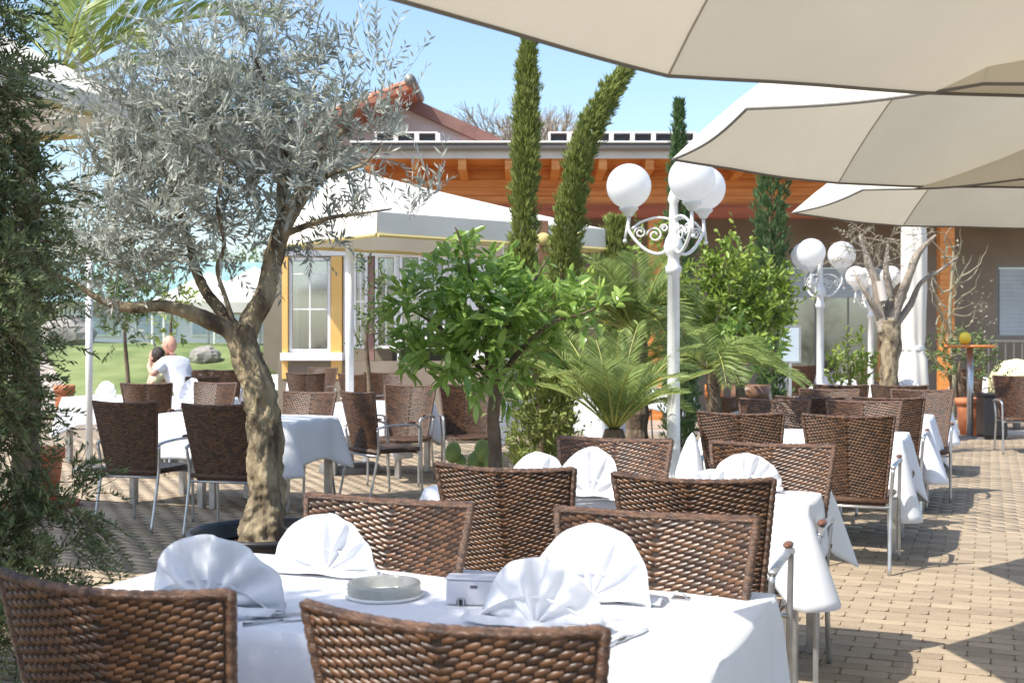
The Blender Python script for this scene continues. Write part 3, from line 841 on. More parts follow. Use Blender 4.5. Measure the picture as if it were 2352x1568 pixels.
# ------------------------------------------------------------------ fan-folded napkins
def fan_mesh(seed, w=0.135, h=0.15, n=9, lean=0.12, spread=1.0):
    rnd = random.Random(seed); mb = MB(); NA, NR = 108, 12
    ph = rnd.uniform(0, 1); amp = [rnd.uniform(.7, 1.35) for _ in range(n+2)]
    a0, a1 = R(90-96*spread), R(90+96*spread)
    for j in range(NR+1):
        r = j/NR
        for i in range(NA+1):
            s_ = i/NA; th = a0+(a1-a0)*s_
            k = s_*n + ph; kk = int(k); fr = k-kk
            tri = math.sin(fr*2*PI); tri = math.copysign(abs(tri)**0.65, tri)
            dep = 0.021*amp[min(kk, n+1)]*tri*(r**0.8)*(1-0.80*r*r)
            edge = 1 - 0.006*(1-tri)*r - 0.03*abs(2*s_-1)**6
            x = w*r*math.cos(th)*edge*(1+0.05*math.sin(th*3+seed)*r)
            z = 0.012 + h*max(-0.06, r*math.sin(th)*edge)
            y = dep + 0.006*noise.noise(Vector((x*18+seed, z*14, seed*3))) + 0.003*noise.noise(Vector((x*50, z*40, seed))) + lean*z + 0.035*(math.cos(th)**2)*r*r*(1 if seed % 2 else -1) + 0.01*math.sin(th*2+seed)*r
            mb.v.append((x, y, z))
    W = NA+1
    for j in range(NR):
        for i in range(NA):
            mb.f.append((j*W+i, (j+1)*W+i, (j+1)*W+i+1, j*W+i+1))
    # folded tail that props the fan and lies on the cloth
    o = len(mb.v); N = 10
    for s_ in (0, 1):
        for i in range(N+1):
            a = -1+2*i/N
            mb.v.append((a*w*(1.0-.35*s_), (0.005+0.075*s_)*1.0, 0.006 + 0.07*(1-s_)*(1-a*a)))
    for i in range(N): mb.f.append((o+i, o+i+1, o+N+1+i+1, o+N+1+i))
    o = len(mb.v)
    for s_ in range(3):
        for i in range(N+1):
            a = -1+2*i/N
            mb.v.append((a*w*1.08, -0.035+0.03*s_, 0.010 + (0.012 if s_ == 1 else 0) + 0.003*math.sin(a*7+seed)))
    for s_ in range(2):
        for i in range(N): mb.f.append((o+s_*(N+1)+i, o+s_*(N+1)+i+1, o+(s_+1)*(N+1)+i+1, o+(s_+1)*(N+1)+i))
    return mb.mesh('napkin', m_napkin, True)
def napkin(p, rz, label, seed, w=0.135, h=0.15, n=9, lean=0.12, spread=1.0, grp='fan folded napkins on the tables'):
    o = obj('napkin', fan_mesh(seed, w, h, n, lean, spread)); o.location = p; o.rotation_euler = (0, 0, rz)
    sd = o.modifiers.new('thickness', 'SOLIDIFY'); sd.thickness = 0.002; sd.offset = 0
    tag(o, label, 'napkin', grp); return o
ZT = 0.757
def nap_px(u, v, rzdeg, label, seed, **k):
    p = at(u, v, ZT); p.z = ZT; return napkin(p, R(rzdeg), label, seed, **k)

# ================================================================== ROW ON THE RIGHT: tables 1..5
table(-2.22, -.525, 2.335, 3.168, 'front dining table with square silver legs, nearest the camera', 'white tablecloth on the front table nearest the camera', drop=0.30, cdrop=0.10, seed=3, cb=0.02, flare=.03)
table(-2.36, -.69, 4.84, 5.62, 'second dining table, behind the front one, with two silver legs showing at right', 'white tablecloth with a bunched hanging corner on the second table', drop=0.19, cdrop=0.17, seed=8)
table(-1.88, -.55, 8.25, 9.08, 'third dining table in the right row, left of the paved aisle', 'white tablecloth with long pointed corner on the third table of the right row', drop=0.22, cdrop=0.26, seed=12)
table(-2.2, -.48, 10.45, 11.3, 'fourth dining table in the right row, in front of the tall bar table', 'white tablecloth flaring at its corner on the fourth table of the right row', drop=0.26, cdrop=0.24, flare=0.06, seed=21)
table(-2.1, -.45, 13.2, 14.0, 'fifth dining table in the right row, before the pruned olive', 'white tablecloth on the fifth table of the right row, before the pruned olive', seed=30)

G1 = 'rattan chairs in the right row of tables'
chair_px(225, 1352, 'away', 'large dark rattan chair in dappled shade at the bottom left corner', G1)
chair_px(1008, 1436, 'away', 'large glossy rattan chair at the bottom centre, back to the camera', G1, dr=1)
chair_px(902, 1146, 'near', 'rattan chair facing the camera across the front table, left one behind the ashtray', G1, dr=-2)
chair_px(1510, 1178, 'near', 'rattan chair facing the camera across the front table, right one near the white box', G1, dr=1)
chair_px(1148, 1073, 'away', 'rattan chair with chevron back at the second table, left one beside the cactus', G1, dr=0)
chair_px(1584, 1098, 'away', 'rattan chair with chevron back at the second table, right one', G1, dr=2)
chair_px(1415, 1004, 'near', 'shaded rattan chair on the far side of the second table, before the lamp post', G1, dr=2)
chair_px(1775, 1016, 'near', 'rattan chair with half sunlit back on the far side of the second table', G1, dr=0)
chair_px(1698, 950, 'away', 'rattan chair at the third table, left one of its near side', G1)
chair_px(1946, 956, 'away', 'rattan chair at the third table by the aisle with long silver legs', G1)
chair_px(1780, 917, 'near', 'pale sunlit rattan chair on the far side of the third table, left one', G1)
chair_px(1985, 921, 'near', 'rattan chair on the far side of the third table, right one', G1)
chair_px(1858, 912, 'away', 'dark red-brown rattan chair at the fourth table, left one of its near side', G1)
chair_px(2040, 914, 'away', 'dark rattan chair at the fourth table, right one of its near side', G1)
chair_px(1905, 893, 'near', 'small pale rattan chair on the far side of the fourth table, left one', G1)
chair_px(2118, 895, 'near', 'small pale rattan chair on the far side of the fourth table, right one', G1)
chair_px(1930, 884, 'away', 'small rattan chair at the fifth table, in front of the second lamp', G1)
chair_px(2065, 885, 'away', 'small rattan chair at the fifth table, in front of the pruned olive', G1)

# napkins, table 1
nap_px(470, 1402, -24, 'big fan napkin in shade at the left of the front table', 1, w=.200, h=.172, n=6)
nap_px(748, 1322, -22, 'white fan napkin in the middle back of the front table, left of the ashtray', 2, w=.172, h=.162, n=7)
nap_px(1228, 1446, -30, 'white fan napkin on the front table leaning left, just behind the nearest chair', 3, w=.168, h=.150, n=6)
nap_px(1360, 1380, -15, 'tall white fan napkin on the front table, before the right far chair', 4, w=.165, h=.182, n=6)
# table 2
nap_px(1232, 1122, -20, 'low round fan napkin on the second table beside the cactus', 5, w=.135, h=.15, n=5)
nap_px(1356, 1142, -25, 'high fan napkin with a pointed right tip on the second table', 6, w=.140, h=.20, n=5)
nap_px(1712, 1128, -18, 'wide fan napkin with sharp pleats on the second table at right', 7, w=.150, h=.155, n=8)
nap_px(1636, 1140, -5, 'low fan napkin tucked against the wide one on the second table', 8, w=.12, h=.105, n=6)
# standing cone napkin
cn = MB().lathe([(0.058, 0.0), (0.064, 0.02), (0.06, 0.08), (0.043, 0.16), (0.02, 0.225), (0.002, 0.25)], 28)
cn.v = [(x*(1+0.10*math.sin(4*math.atan2(y, x))) + z*0.08, y*(1+0.10*math.sin(4*math.atan2(y, x))), z) for x, y, z in cn.v]
p = at(1580, 1122, ZT); co = obj('napkin', cn, m_napkin, smooth=True); co.location = (p.x, p.y, ZT)
tag(co, 'white napkin folded into a tall cone on the second table', 'napkin')
# tables 4, 5 and left group
far_n = [(1882, 905, 0.757, 'small sunlit fan napkin on the fourth table, left end'), (2030, 911, .757, 'small wide fan napkin on the fourth table, towards the aisle'),
         (1945, 888, .757, 'tiny fan napkin on the fifth table before the second lamp'), (2085, 893, .757, 'tiny fan napkin on the fifth table under the wrapped column')]
for k, (u, v, z, lb) in enumerate(far_n): nap_px(u, v, -20, lb, 40+k, w=.15, h=.12, n=7)

# things on the front table
p = at(882, 1368, ZT)
ash = thing('glass_ashtray', 'round ribbed clear glass ashtray on the front table', 'ashtray', (p.x, p.y, ZT+.001))
prof = [(r_, z_*.82) for r_, z_ in [(0.001, 0.004), (0.075, 0.004), (0.080, 0.012), (0.082, 0.04), (0.086, 0.046), (0.094, 0.044), (0.096, 0.036), (0.093, 0.030), (0.096, 0.024), (0.092, 0.018), (0.095, 0.012), (0.09, 0.0), (0.001, 0.0)]]
obj('dish', MB().lathe(prof, 40), m_glass, ash, smooth=True)
obj('saucer', MB().lathe([(0.001, 0.0), (0.098, 0.0), (0.104, 0.006), (0.100, 0.008), (0.001, 0.003)], 36, (0, 0, -.0005)), m_white, ash, smooth=True)
p = at(1090, 1385, ZT)
bx = thing('menu_card_box', 'small pale grey box with a dark printed mark and metal clip on the front table', 'box', (p.x, p.y, ZT+.001), R(-8))
obj('box_body', MB().box(-.068, .068, -.03, .03, 0, .062), m_box, bx, bevel=.005)
obj('printed_mark', MB().box(-.006, .012, -.0315, -.0305, .044, .050), m_mark, bx)
obj('lid', MB().box(-.070, .070, -.032, .032, .0625, .068), m_box, bx, bevel=.002)
obj('clip', MB().tube([(-.035,-.033,.0),(-.035,-.035,.018),(-.022,-.035,.018),(-.022,-.033,0)], .003, 6), m_steel, bx)
obj('opening', MB().box(-.040, -.018, -.0325, -.0306, .002, .014), m_black, bx)
def cutlery(kind, u, v, rzdeg, label):
    p = at(u, v, ZT); t = thing(kind, label, kind, (p.x, p.y, ZT+.003), R(rzdeg), 'cutlery laid on the cloths')
    obj('handle', MB().tube([(-.10,0,.002),(-.06,0,.003),(-.005,0,.003)], [.006,.005,.003], 8, sy=1, sx=.4), m_steel, t, smooth=True)
    if kind == 'fork':
        obj('head', MB().add([(-.006,-.004,.001),(.02,-.011,.0),(.035,-.011,.001),(.035,.011,.001),(.02,.011,.0),(-.006,.004,.001),(-.006,-.004,.003),(.02,-.011,.002),(.035,-.011,.003),(.035,.011,.003),(.02,.011,.002),(-.006,.004,.003)],
            [(0,5,4,3,2,1),(6,7,8,9,10,11)] + [(i,(i+1)%6,6+(i+1)%6,6+i) for i in range(6)]), m_steel, t)
        for k in range(4): obj('tine', MB().box(.0351,.075,-.0105+k*.0062,-.0075+k*.0062,.001,.003), m_steel, t)
    else:
        obj('blade', MB().add([(-.006,-.004,0),(.06,-.010,0),(.10,-.006,0),(.108,.004,0),(-.006,.005,0),(-.006,-.004,.002),(.06,-.010,.002),(.10,-.006,.002),(.108,.004,.002),(-.006,.005,.002)],
            [(0,4,3,2,1),(5,6,7,8,9)] + [(i,(i+1)%5,5+(i+1)%5,5+i) for i in range(5)]), m_steel, t)
cutlery('fork', 625, 1418, 25, 'steel fork on the front table between the two nearest chairs')
cutlery('knife', 655, 1428, 25, 'steel knife beside the fork between the two nearest chairs')
cutlery('fork', 1415, 1478, 62, 'steel fork on the sunlit right part of the front table')
cutlery('knife', 1440, 1468, 58, 'steel knife on the sunlit right part of the front table')
cutlery('knife', 1345, 1150, 20, 'steel knife on the second table below the high fan napkin')
cutlery('fork', 1325, 1160, 20, 'steel fork on the second table below the high fan napkin')
for k, (u, v, rz_, lb) in enumerate([(1562, 1376, -22, 'small steel cloth clip on the far edge of the front table'), (1850, 1122, -22, 'small steel cloth clip on the far edge of the second table')]):
    p = at(u, v, ZT); t = thing('cloth_clip', lb, 'clip', (p.x, p.y, ZT), R(rz_), 'tablecloth clips')
    obj('spring', MB().tube(spline([(-.02,0,.002),(-.01,0,.012),(.01,0,.012),(.02,0,.002)], 4), .003, 6), m_steel, t, smooth=True)
    obj('jaw', MB().box(-.022,.022,-.008,.03,.0,.0035), m_steel, t)

# ================================================================== LEFT GROUP
GL = 'rattan chairs in the left group of tables'
table(-6.95, -5.3, 8.35, 9.15, 'dining table at left behind the olive trunk', 'white tablecloth hanging in lavender shade right of the olive trunk', drop=0.33, cdrop=0.10, flare=.05, seed=33)
table(-6.45, -5.58, 10.9, 11.7, 'small dining table left of the citrus tree with its cloth hanging low', 'white tablecloth with one long pointed corner left of the citrus tree', drop=0.30, cdrop=0.22, seed=37, twin=False)
table(-10.0, -8.1, 10.95, 11.7, 'dining table at far left behind the two dark chairs', 'white tablecloth behind the two dark chairs at left', drop=.3, seed=41, twin=False)
table(-5.0, -3.9, 12.3, 13.1, 'dining table behind the citrus tree', 'white tablecloth sagging behind the citrus tree', drop=0.3, cdrop=.2, seed=45, twin=False)
chair_px(280, 924, 'away', 'dark rattan chair in shade, leftmost of the two left of the olive trunk', GL, dr=6)
chair_px(492, 930, 'away', 'dark rattan chair in shade right beside the olive trunk', GL, dr=8)
chair_px(716, 900, 'near', 'light brown rattan chair facing the camera, right of the olive trunk', GL)
chair_px(812, 900, 'away', 'rattan chair turned sideways with thin silver legs, right of the lavender-shaded cloth', GL, dr=-28)
chair_px(945, 884, 'near', 'grey-brown rattan chair behind the small table left of the citrus tree', GL, dr=8)
chair_px(1068, 882, 'near', 'rattan chair half hidden by the citrus tree leaves', GL, dr=30)
chair_px(334, 880, 'away', 'small black-looking rattan chair between two white napkins at left', GL, dr=22)
chair_px(500, 878, 'near', 'grey rattan chair left of the olive trunk, facing the camera over the dark chair', GL)
GF = 'rattan chairs far back on the terrace'
bk = [(438, 848, 'away', 'far brown rattan chair right of the seated pair', 10), (512, 848, 'away', 'far dark rattan chair against the lawn', 20), (700, 856, 'away', 'far black rattan chair below the conservatory window', 15),
      (745, 843, 'near', 'far brown rattan chair beneath the conservatory window sill', 0), (802, 858, 'away', 'far rattan chair beside the white parasol post', -20), (880, 854, 'near', 'far rattan chair behind the small table at centre left', 25),
      (1325, 850, 'away', 'far rattan chair just right of the leaning cypress base', 10), (1460, 856, 'near', 'far rattan chair behind the small palm', 0),
      (1845, 838, 'away', 'far dark rattan chair right of the bright bush', 30), (2330, 862, 'near', 'pale rattan chair at the right edge beyond the aisle', 12), (2215, 846, 'away', 'far dark rattan chair behind the bar table', -15)]
for u, v, f, lb, dr in bk: chair_px(u, v, f, lb, GF, dr=dr)
def table_px(u, v, label, clabel, seed, w=.85, d=.85, rz=ROT, **k):
    c = at(u, v, .75); table(-w/2, w/2, -d/2, d/2, label, clabel, seed=seed, twin=False, rz=rz, loc=(c.x, c.y, 0), **k)
table_px(530, 872, 'far table before the lawn', 'white tablecloth on the far table before the lawn', 50)
table_px(655, 862, 'far table below the conservatory', 'white tablecloth on the far table just right of the olive trunk', 51)
table_px(870, 862, 'far table beside the white parasol post', 'white tablecloth on the far table beside the parasol post', 52)
table_px(1340, 880, 'far table seen between the cypress and the palm', 'white tablecloth seen between cypress and small palm', 53)
table_px(1500, 893, 'far table left of the lamp post', 'white tablecloth hanging left of the lamp post', 54)
table_px(1850, 862, 'far table at the foot of the second lamp', 'white tablecloth at the foot of the second lamp', 55)
table_px(2290, 868, 'far table at right behind the bar table', 'white tablecloth at right behind the bar table', 56, rz=R(20))
p = loc2(-9.6, 11.2, ZT); napkin(p, R(-20), 'white fan napkin left of the small black chair', 61, w=.15, h=.17, n=6)
p = loc2(-8.38, 11.2, ZT); napkin(p, R(-20), 'tall white fan napkin right of the small black chair', 62, w=.13, h=.22, n=6)
# small dark side chest and box at far right
o = thing('service_cabinet', 'black service cabinet beside the aisle at the far right', 'cabinet', (wx(2278, 17.2), 17.2, 0), R(-5))
obj('body', MB().box(-.16, .16, -.2, .2, 0.05, .62), m_black, o, bevel=.01); obj('top', MB().box(-.18, .18, -.22, .22, .622, .65), m_black, o, bevel=.005)
obj('plinth', MB().box(-.14, .14, -.18, .18, 0, .048), m_black, o)

# ================================================================== big octagonal parasols on the right
POLY = [(.63,4.70),(.722,3.68),(1.30,3.30),(2.35,3.12),(3.15,3.55),(3.62,4.95),(2.95,5.30),(2.95,5.60),(1.477,5.42)]
PC = (2.03, 4.36)
def parasol(cx, cy, rim, label, rise=0.42, seed=0, rot=0):
    t = thing('parasol', label, 'parasol', (cx, cy, 0), 0, 'large cream parasols over the aisle side')
    V = [Vector((x-PC[0], y-PC[1], rim)) for x, y in POLY if (x, y) != (2.95, 5.30)][::-1]
    D0 = Vector((1.477-PC[0], 5.42-PC[1], 0)); V = [Matrix.Rotation(R(rot), 3, 'Z') @ (q - D0) + D0 for q in V]
    apex = Vector((0, 0, rim+rise))
    NS, NE = 12, 10
    for k in range(8):
        A, B = V[k], V[(k+1) % 8]; mb = MB()
        for j in range(NS+1):
            s_ = j/NS
            for i in range(NE+1):
                e = i/NE
                p = apex.lerp(A.lerp(B, e), max(s_, .03)); p.z = rim + rise*(1-max(s_, .03)**2.1)
                sag = -0.010*math.sin(PI*e)*s_**1.5 - 0.07*math.sin(PI*s_)*math.sin(PI*e)
                inn = 0.018*math.sin(PI*e)*s_**6
                p = p + Vector((-p.x, -p.y, 0)).normalized()*inn
                mb.v.append((p.x, p.y, p.z + sag + 0.006*noise.noise(p*2.5+Vector((seed, 0, 0)))))
        for j in range(NS):
            for i in range(NE): mb.f.append((j*(NE+1)+i, j*(NE+1)+i+1, (j+1)*(NE+1)+i+1, (j+1)*(NE+1)+i))
        pn = obj('canopy_panel', mb, m_canopy, t, smooth=True)
        edge = [Vector(mb.v[NS*(NE+1)+i]) - Vector((0,0,.004)) for i in range(NE+1)]
        obj('hem', MB().tube(edge, 0.005, 6), m_hem, pn)
        seam = [Vector(mb.v[j*(NE+1)]) - Vector((0,0,.005)) for j in range(NS+1)]
        obj('seam', MB().tube(seam, 0.0035, 4), m_seam, pn)
        rb = [apex*0.0 + Vector((0,0,rim+rise-.03)), (apex+A)/2 - Vector((0,0,.035)), A*0.985 + Vector((0,0,rim*0.015-.012))]
        if False: obj('rib', MB().tube(rb, 0.011, 6), m_alu, t)
    obj('pole', MB().tube([(0,0,.08),(0,0,rim+rise+.06)], .028, 14), m_alu, t, smooth=True)
    obj('hub', MB().lathe([(.03,-.05),(.06,-.04),(.06,.02),(.03,.03)], 16, (0,0,rim+.02)), m_white, t, smooth=True)
    obj('finial', MB().ball((0,0,rim+rise+.08), .04), m_white, t, smooth=True)
    obj('base', MB().lathe([(.001,.05),(.13,.05),(.16,.0)], 20), m_greymetal, t)
parasol(PC[0]-1.06, PC[1]-2.22, 2.13, 'big cream parasol overhead at top right, nearest the camera, grey hemmed', seed=1, rise=.58, rot=7)
parasol(PC[0], PC[1], 2.13, 'second cream parasol from the camera with sunlit white top at right', seed=2, rise=.66)
parasol(PC[0]+.913, PC[1]+1.90, 2.12, 'third cream parasol, farthest of the row at right', seed=3, rise=.62)

# ================================================================== cream square parasol in the middle distance
def square_parasol(near, ex, ey, ztop, zval, apex, label, pole, yellow=True, grp=None, polemat=None):
    near, ex, ey = Vector(near), Vector(ex), Vector(ey)
    c = near + ex/2 + ey/2
    t = thing('square_parasol', label, 'parasol', (c.x, c.y, 0), 0, grp)
    q = [near-c, near+ex-c, near+ex+ey-c, near+ey-c]; q = [Vector((p.x, p.y, 0)) for p in q]
    ap = Vector(apex) - Vector((c.x, c.y, 0))
    for k in range(4):
        A, B = q[k]+Vector((0,0,ztop)), q[(k+1)%4]+Vector((0,0,ztop)); mb = MB(); N = 8
        for j in range(N+1):
            for i in range(N+1):
                s_ = max(j/N, .02); e = i/N; p = ap.lerp(A.lerp(B, e), s_)
                mb.v.append((p.x, p.y, p.z-0.10*math.sin(PI*s_)*math.sin(PI*e)-.02*math.sin(PI*s_)))
        for j in range(N):
            for i in range(N): mb.f.append((j*(N+1)+i, j*(N+1)+i+1, (j+1)*(N+1)+i+1, (j+1)*(N+1)+i))
        pn = obj('canopy_panel', mb, m_canopyW, t, smooth=True)
        vb = MB(); M_ = 24; nr = Vector((B.y-A.y, A.x-B.x, 0)).normalized()
        for i in range(M_+1):
            p = A.lerp(B, i/M_); w_ = 0.012*math.sin(i*1.1)
            for z, o_ in ((ztop, 0), (zval+.03, .6), (zval, 1)):
                vb.v.append((p.x+nr.x*(.004+w_*o_), p.y+nr.y*(.004+w_*o_), z))
        for i in range(M_):
            for j in range(2): vb.f.append((i*3+j, i*3+j+1, (i+1)*3+j+1, (i+1)*3+j))
        obj('valance', vb, m_canopyW, pn, smooth=True)
        if yellow:
            tb = MB().tube([(A+nr*.012) - Vector((0,0,ztop-zval)), (B+nr*.012)-Vector((0,0,ztop-zval))], .022, 6); obj('trim', tb, m_yellow_trim, pn)
    px_, py_ = pole[0]-c.x, pole[1]-c.y
    obj('pole', MB().tube([(px_,py_,0),(px_,py_,ap.z-.35)], pole[2], 14), polemat or m_white, t, smooth=True)
    obj('base', MB().lathe([(.001,.09),(.3,.09),(.33,.06),(.33,0)], 24, (px_,py_,0)), m_greymetal, t, smooth=True)
    for k in range(4): obj('strut', MB().tube([(px_,py_,ap.z-.8), tuple(q[k]*.9+Vector((0,0,ztop-.10)))], .012, 6), m_yellow_trim, t)
    return t
nr_ = pt(867, 486, 12.0)
square_parasol((nr_.x, nr_.y, 0), (2.43, 1.9, 0), (-1.2, 1.5, 0), nr_.z, nr_.z-.235, (-2.0, 13.9, 3.43), 'wide cream square parasol with valance and yellow trim in the middle of the terrace', (wx(803, 12.9), 12.9, .045))
pl = pt(350, 245, 8.2)
square_parasol((pl.x-.9, pl.y-2.3, 0), (.9, 2.3, 0), (-3.4, 1.3, 0), pl.z-.02, pl.z-.16, (pl.x-2.3, pl.y-.9, pl.z+1.15), 'cream square parasol at the far left, half hidden by the conifer', (pl.x-2.2, pl.y-.6, .045))
o = thing('metal_post', 'slim grey white metal post left of the small black chair', 'post', (wx(205, 13), 13, 0))
obj('shaft', MB().tube([(0,0,.05),(0,0,2.35)], .038, 12), m_white, o, smooth=True); obj('cap', MB().ball((0,0,2.37), .05), m_white, o, smooth=True)
obj('base', MB().lathe([(.001,.05),(.16,.05),(.18,0)], 20), m_greymetal, o)
# dark wooden mast with yellow cross arms by the cypresses
mp = pt(1248, 520, 10.8)
o = thing('wooden_mast', 'dark brown wooden mast with short yellow cross arms between the cypresses', 'mast', (mp.x, mp.y, 0))
obj('post', MB().box(-.045,.045,-.045,.045,0,mp.z+.05), m_brownpot, o, bevel=.008)
obj('cross_arm', MB().tube([(-.05,0,mp.z-.10),(.22,.05,mp.z-.09),(.36,.1,mp.z-.06)], .022, 8), m_yellow_trim, o)
obj('knot', MB().ball((0,-.04,mp.z-.12), .06, sx=1.1, sy=.7), m_yellow_trim, o, smooth=True)

# ================================================================== globe street lamps
def lamp(u, Y, label, angs, scale=1.0, gr=.168, zc=2.50):
    x = wx(u, Y); t = thing('globe_lamp', label, 'street lamp', (x, Y, 0), 0, 'white three-globe lamps')
    H = zc-.55
    prof = [(.001,0),(.13,0),(.13,.03),(.10,.05),(.085,.16),(.07,.20),(.062,.30),(.066,.31),(.066,.34),(.052,.36),(.046,.9),(.044,H-.12),(.058,H-.11),(.058,H-.07),(.044,H-.05),(.040,H),(.060,H+.03),(.072,H+.08),(.055,H+.14),(.035,H+.18),(.03,H+.40),(.045,H+.43),(.03,H+.48),(.012,H+.53),(.001,H+.56)]
    pm_ = MB().lathe(prof, 28)
    pm_.v = [(v[0]*(1+.035*math.cos(14*math.atan2(v[1], v[0]))), v[1]*(1+.035*math.cos(14*math.atan2(v[1], v[0]))), v[2]) if .3 < v[2] < H+.4 else v for v in pm_.v]
    obj('post', pm_, m_white, t, smooth=True)
    for a in angs:
        d = Vector((math.cos(R(a)), math.sin(R(a)), 0)); L = .335
        am = MB()
        am.tube(spline([Vector((0,0,H+.10)), d*.10+Vector((0,0,H+.03)), d*.22+Vector((0,0,H+.07)), d*.33+Vector((0,0,H+.20)), d*L+Vector((0,0,H+.31))], 5), .013, 8)
        am.tube(spline([Vector((0,0,H+.28)), d*.12+Vector((0,0,H+.30)), d*.24+Vector((0,0,H+.27)), d*.31+Vector((0,0,H+.22))], 5), .010, 6)
        for (r0, cc, turns) in ((.06, d*.14+Vector((0,0,H+.17)), 1.5), (.045, d*.25+Vector((0,0,H+.19)), 1.5), (.03, d*.07+Vector((0,0,H+.22)), 1.3)):
            sp = []
            for k in range(22):
                an = 2*PI*turns*k/21; rr = r0*(1-.75*k/21); sp.append(cc + d*(rr*math.cos(an)) + Vector((0,0,rr*math.sin(an))))
            am.tube(sp, .007, 5)
        am.ball(tuple(d*(L+.03)+Vector((0,0,H+.13))), .016, 8, 6); am.tube([d*(L)+Vector((0,0,H+.3)), d*(L+.03)+Vector((0,0,H+.14))], .010, 6)
        obj('arm', am, m_white, t, smooth=True)
        g_ = d*L
        obj('cup', MB().lathe([(.02,H+.31),(.035,H+.325),(.045,H+.345),(.070,H+.365),(.072,H+.38),(.05,H+.385)], 20, (g_.x, g_.y, 0)), m_white, t, smooth=True)
        obj('globe', MB().ball((g_.x, g_.y, H+.38+gr*.96), gr, 32, 20), m_globe, t, smooth=True)
lamp(1547, 8.9, 'tall white lamp with three opal globes in the centre right, nearest one', (165, 285, 40), zc=2.58)
lamp(1884, 14.8, 'second white globe lamp, right of the bright bush', (237, 25, 110), gr=.172, zc=2.48)
lamp(2000, 19.5, 'third and farthest white globe lamp, left of the pruned olive trunk', (210, 320, 95), gr=.168, zc=2.45)

# ================================================================== gnarled trunks
def gnarl(path, rad, amp=0.16, n=28, k=7, seed=0, twist=2.0):
    pts = spline(path, k); rr = lerpn(rad, len(pts)); mb = MB(); up = Vector((1,0,0)); acc = 0
    for i, p in enumerate(pts):
        t = (pts[min(i+1,len(pts)-1)]-pts[max(i-1,0)]).normalized()
        a = (up - t*up.dot(t)).normalized(); b2 = t.cross(a); up = a
        if i: acc += (p-pts[i-1]).length
        for q in range(n):
            an = 2*PI*q/n; dr_ = a*math.cos(an)+b2*math.sin(an)
            f = 1 + amp*(0.8*noise.noise(Vector((math.cos(an+acc*twist)*1.3, math.sin(an+acc*twist)*1.3, acc*4+seed))) + .9*noise.noise(Vector((math.cos(an)*2.2, math.sin(an)*2.2, acc*9+seed))) + .7*noise.noise(Vector((math.cos(an)*5, math.sin(an)*5, acc*26+seed))) + .2*math.sin(3*(an+acc*twist)+seed))
            mb.v.append(tuple(p + dr_*rr[i]*f))
    for i in range(len(pts)-1):
        for q in range(n):
            q2 = (q+1) % n; mb.f.append((i*n+q, i*n+q2, (i+1)*n+q2, (i+1)*n+q))
    mb.f.append(tuple(range((len(pts)-1)*n, len(pts)*n)))
    return mb
def pixpath(lst, Y, base): return [pt(u, v, Y+dy) - base for (u, v, dy) in lst]

# olive tree in front
OY = 6.8; s68 = OY/FPX
ob = Vector((wx(606, OY), OY, 0))
olive = thing('olive_tree', 'silvery olive tree with gnarled forked trunk rising from a black pot, left of centre', 'tree', ob)
tk = gnarl([p for p in pixpath([(600,1262,0),(608,1200,0),(612,1150,0),(606,1080,0),(608,1000,0),(600,930,0),(588,870,0),(568,820,0),(556,775,0),(556,745,0)], OY, ob)],
           [.145,.116,.098,.095,.091,.088,.084,.080,.078,.070], amp=.27, n=44, k=12, seed=3)
trunk = obj('trunk', tk, m_bark, olive, smooth=True)
limbs = [([(560,775,0),(578,735,.02),(603,690,.0),(622,620,.05),(640,550,0),(668,485,0),(700,440,.05),(726,395,0),(745,350,0),(790,300,0),(815,250,0)], [.07,.066,.058,.054,.052,.05,.044,.036,.03,.022,.01]),
         ([(655,520,0),(648,450,.05),(655,380,.1),(660,320,.1),(640,240,.1),(600,170,.1),(575,110,0)], [.045,.036,.03,.024,.018,.012,.006]),
         ([(550,780,0),(520,755,-.02),(480,735,-.05),(430,715,-.1),(370,702,-.1),(300,706,-.1),(235,690,-.1),(170,650,-.15),(110,620,-.2)], [.055,.05,.046,.04,.034,.03,.022,.015,.008]),
         ([(545,760,0),(505,712,.06),(470,665,.12),(448,610,.2),(430,540,.25),(400,450,.3),(360,350,.3),(330,260,.3)], [.038,.034,.03,.026,.02,.016,.012,.006]),
         ([(535,740,0),(520,690,0),(500,620,0),(515,560,-.1),(500,470,-.2),(510,380,-.2),(480,280,-.2)], [.016,.014,.012,.012,.010,.008,.005]),
         ([(640,545,0),(700,520,-.1),(760,500,-.2),(830,490,-.2),(900,480,-.2)], [.022,.016,.012,.008,.004]),
         ([(700,440,0),(760,400,-.2),(830,380,-.3),(880,330,-.3)], [.02,.014,.009,.004])]
for pth, rd in limbs: obj('limb', gnarl(pixpath(pth, OY, ob), rd, amp=.18, n=16, k=6, seed=len(pth)), m_bark, olive, smooth=True)
def pxblobs(lst, Y, base):
    out_ = []
    for (u, v, r, dy) in lst:
        p = pt(u, v, Y+dy) - base; rr = r/FPX*Y; out_.append((p.x, p.y, p.z, rr, rr*1.05, rr*.9))
    return out_
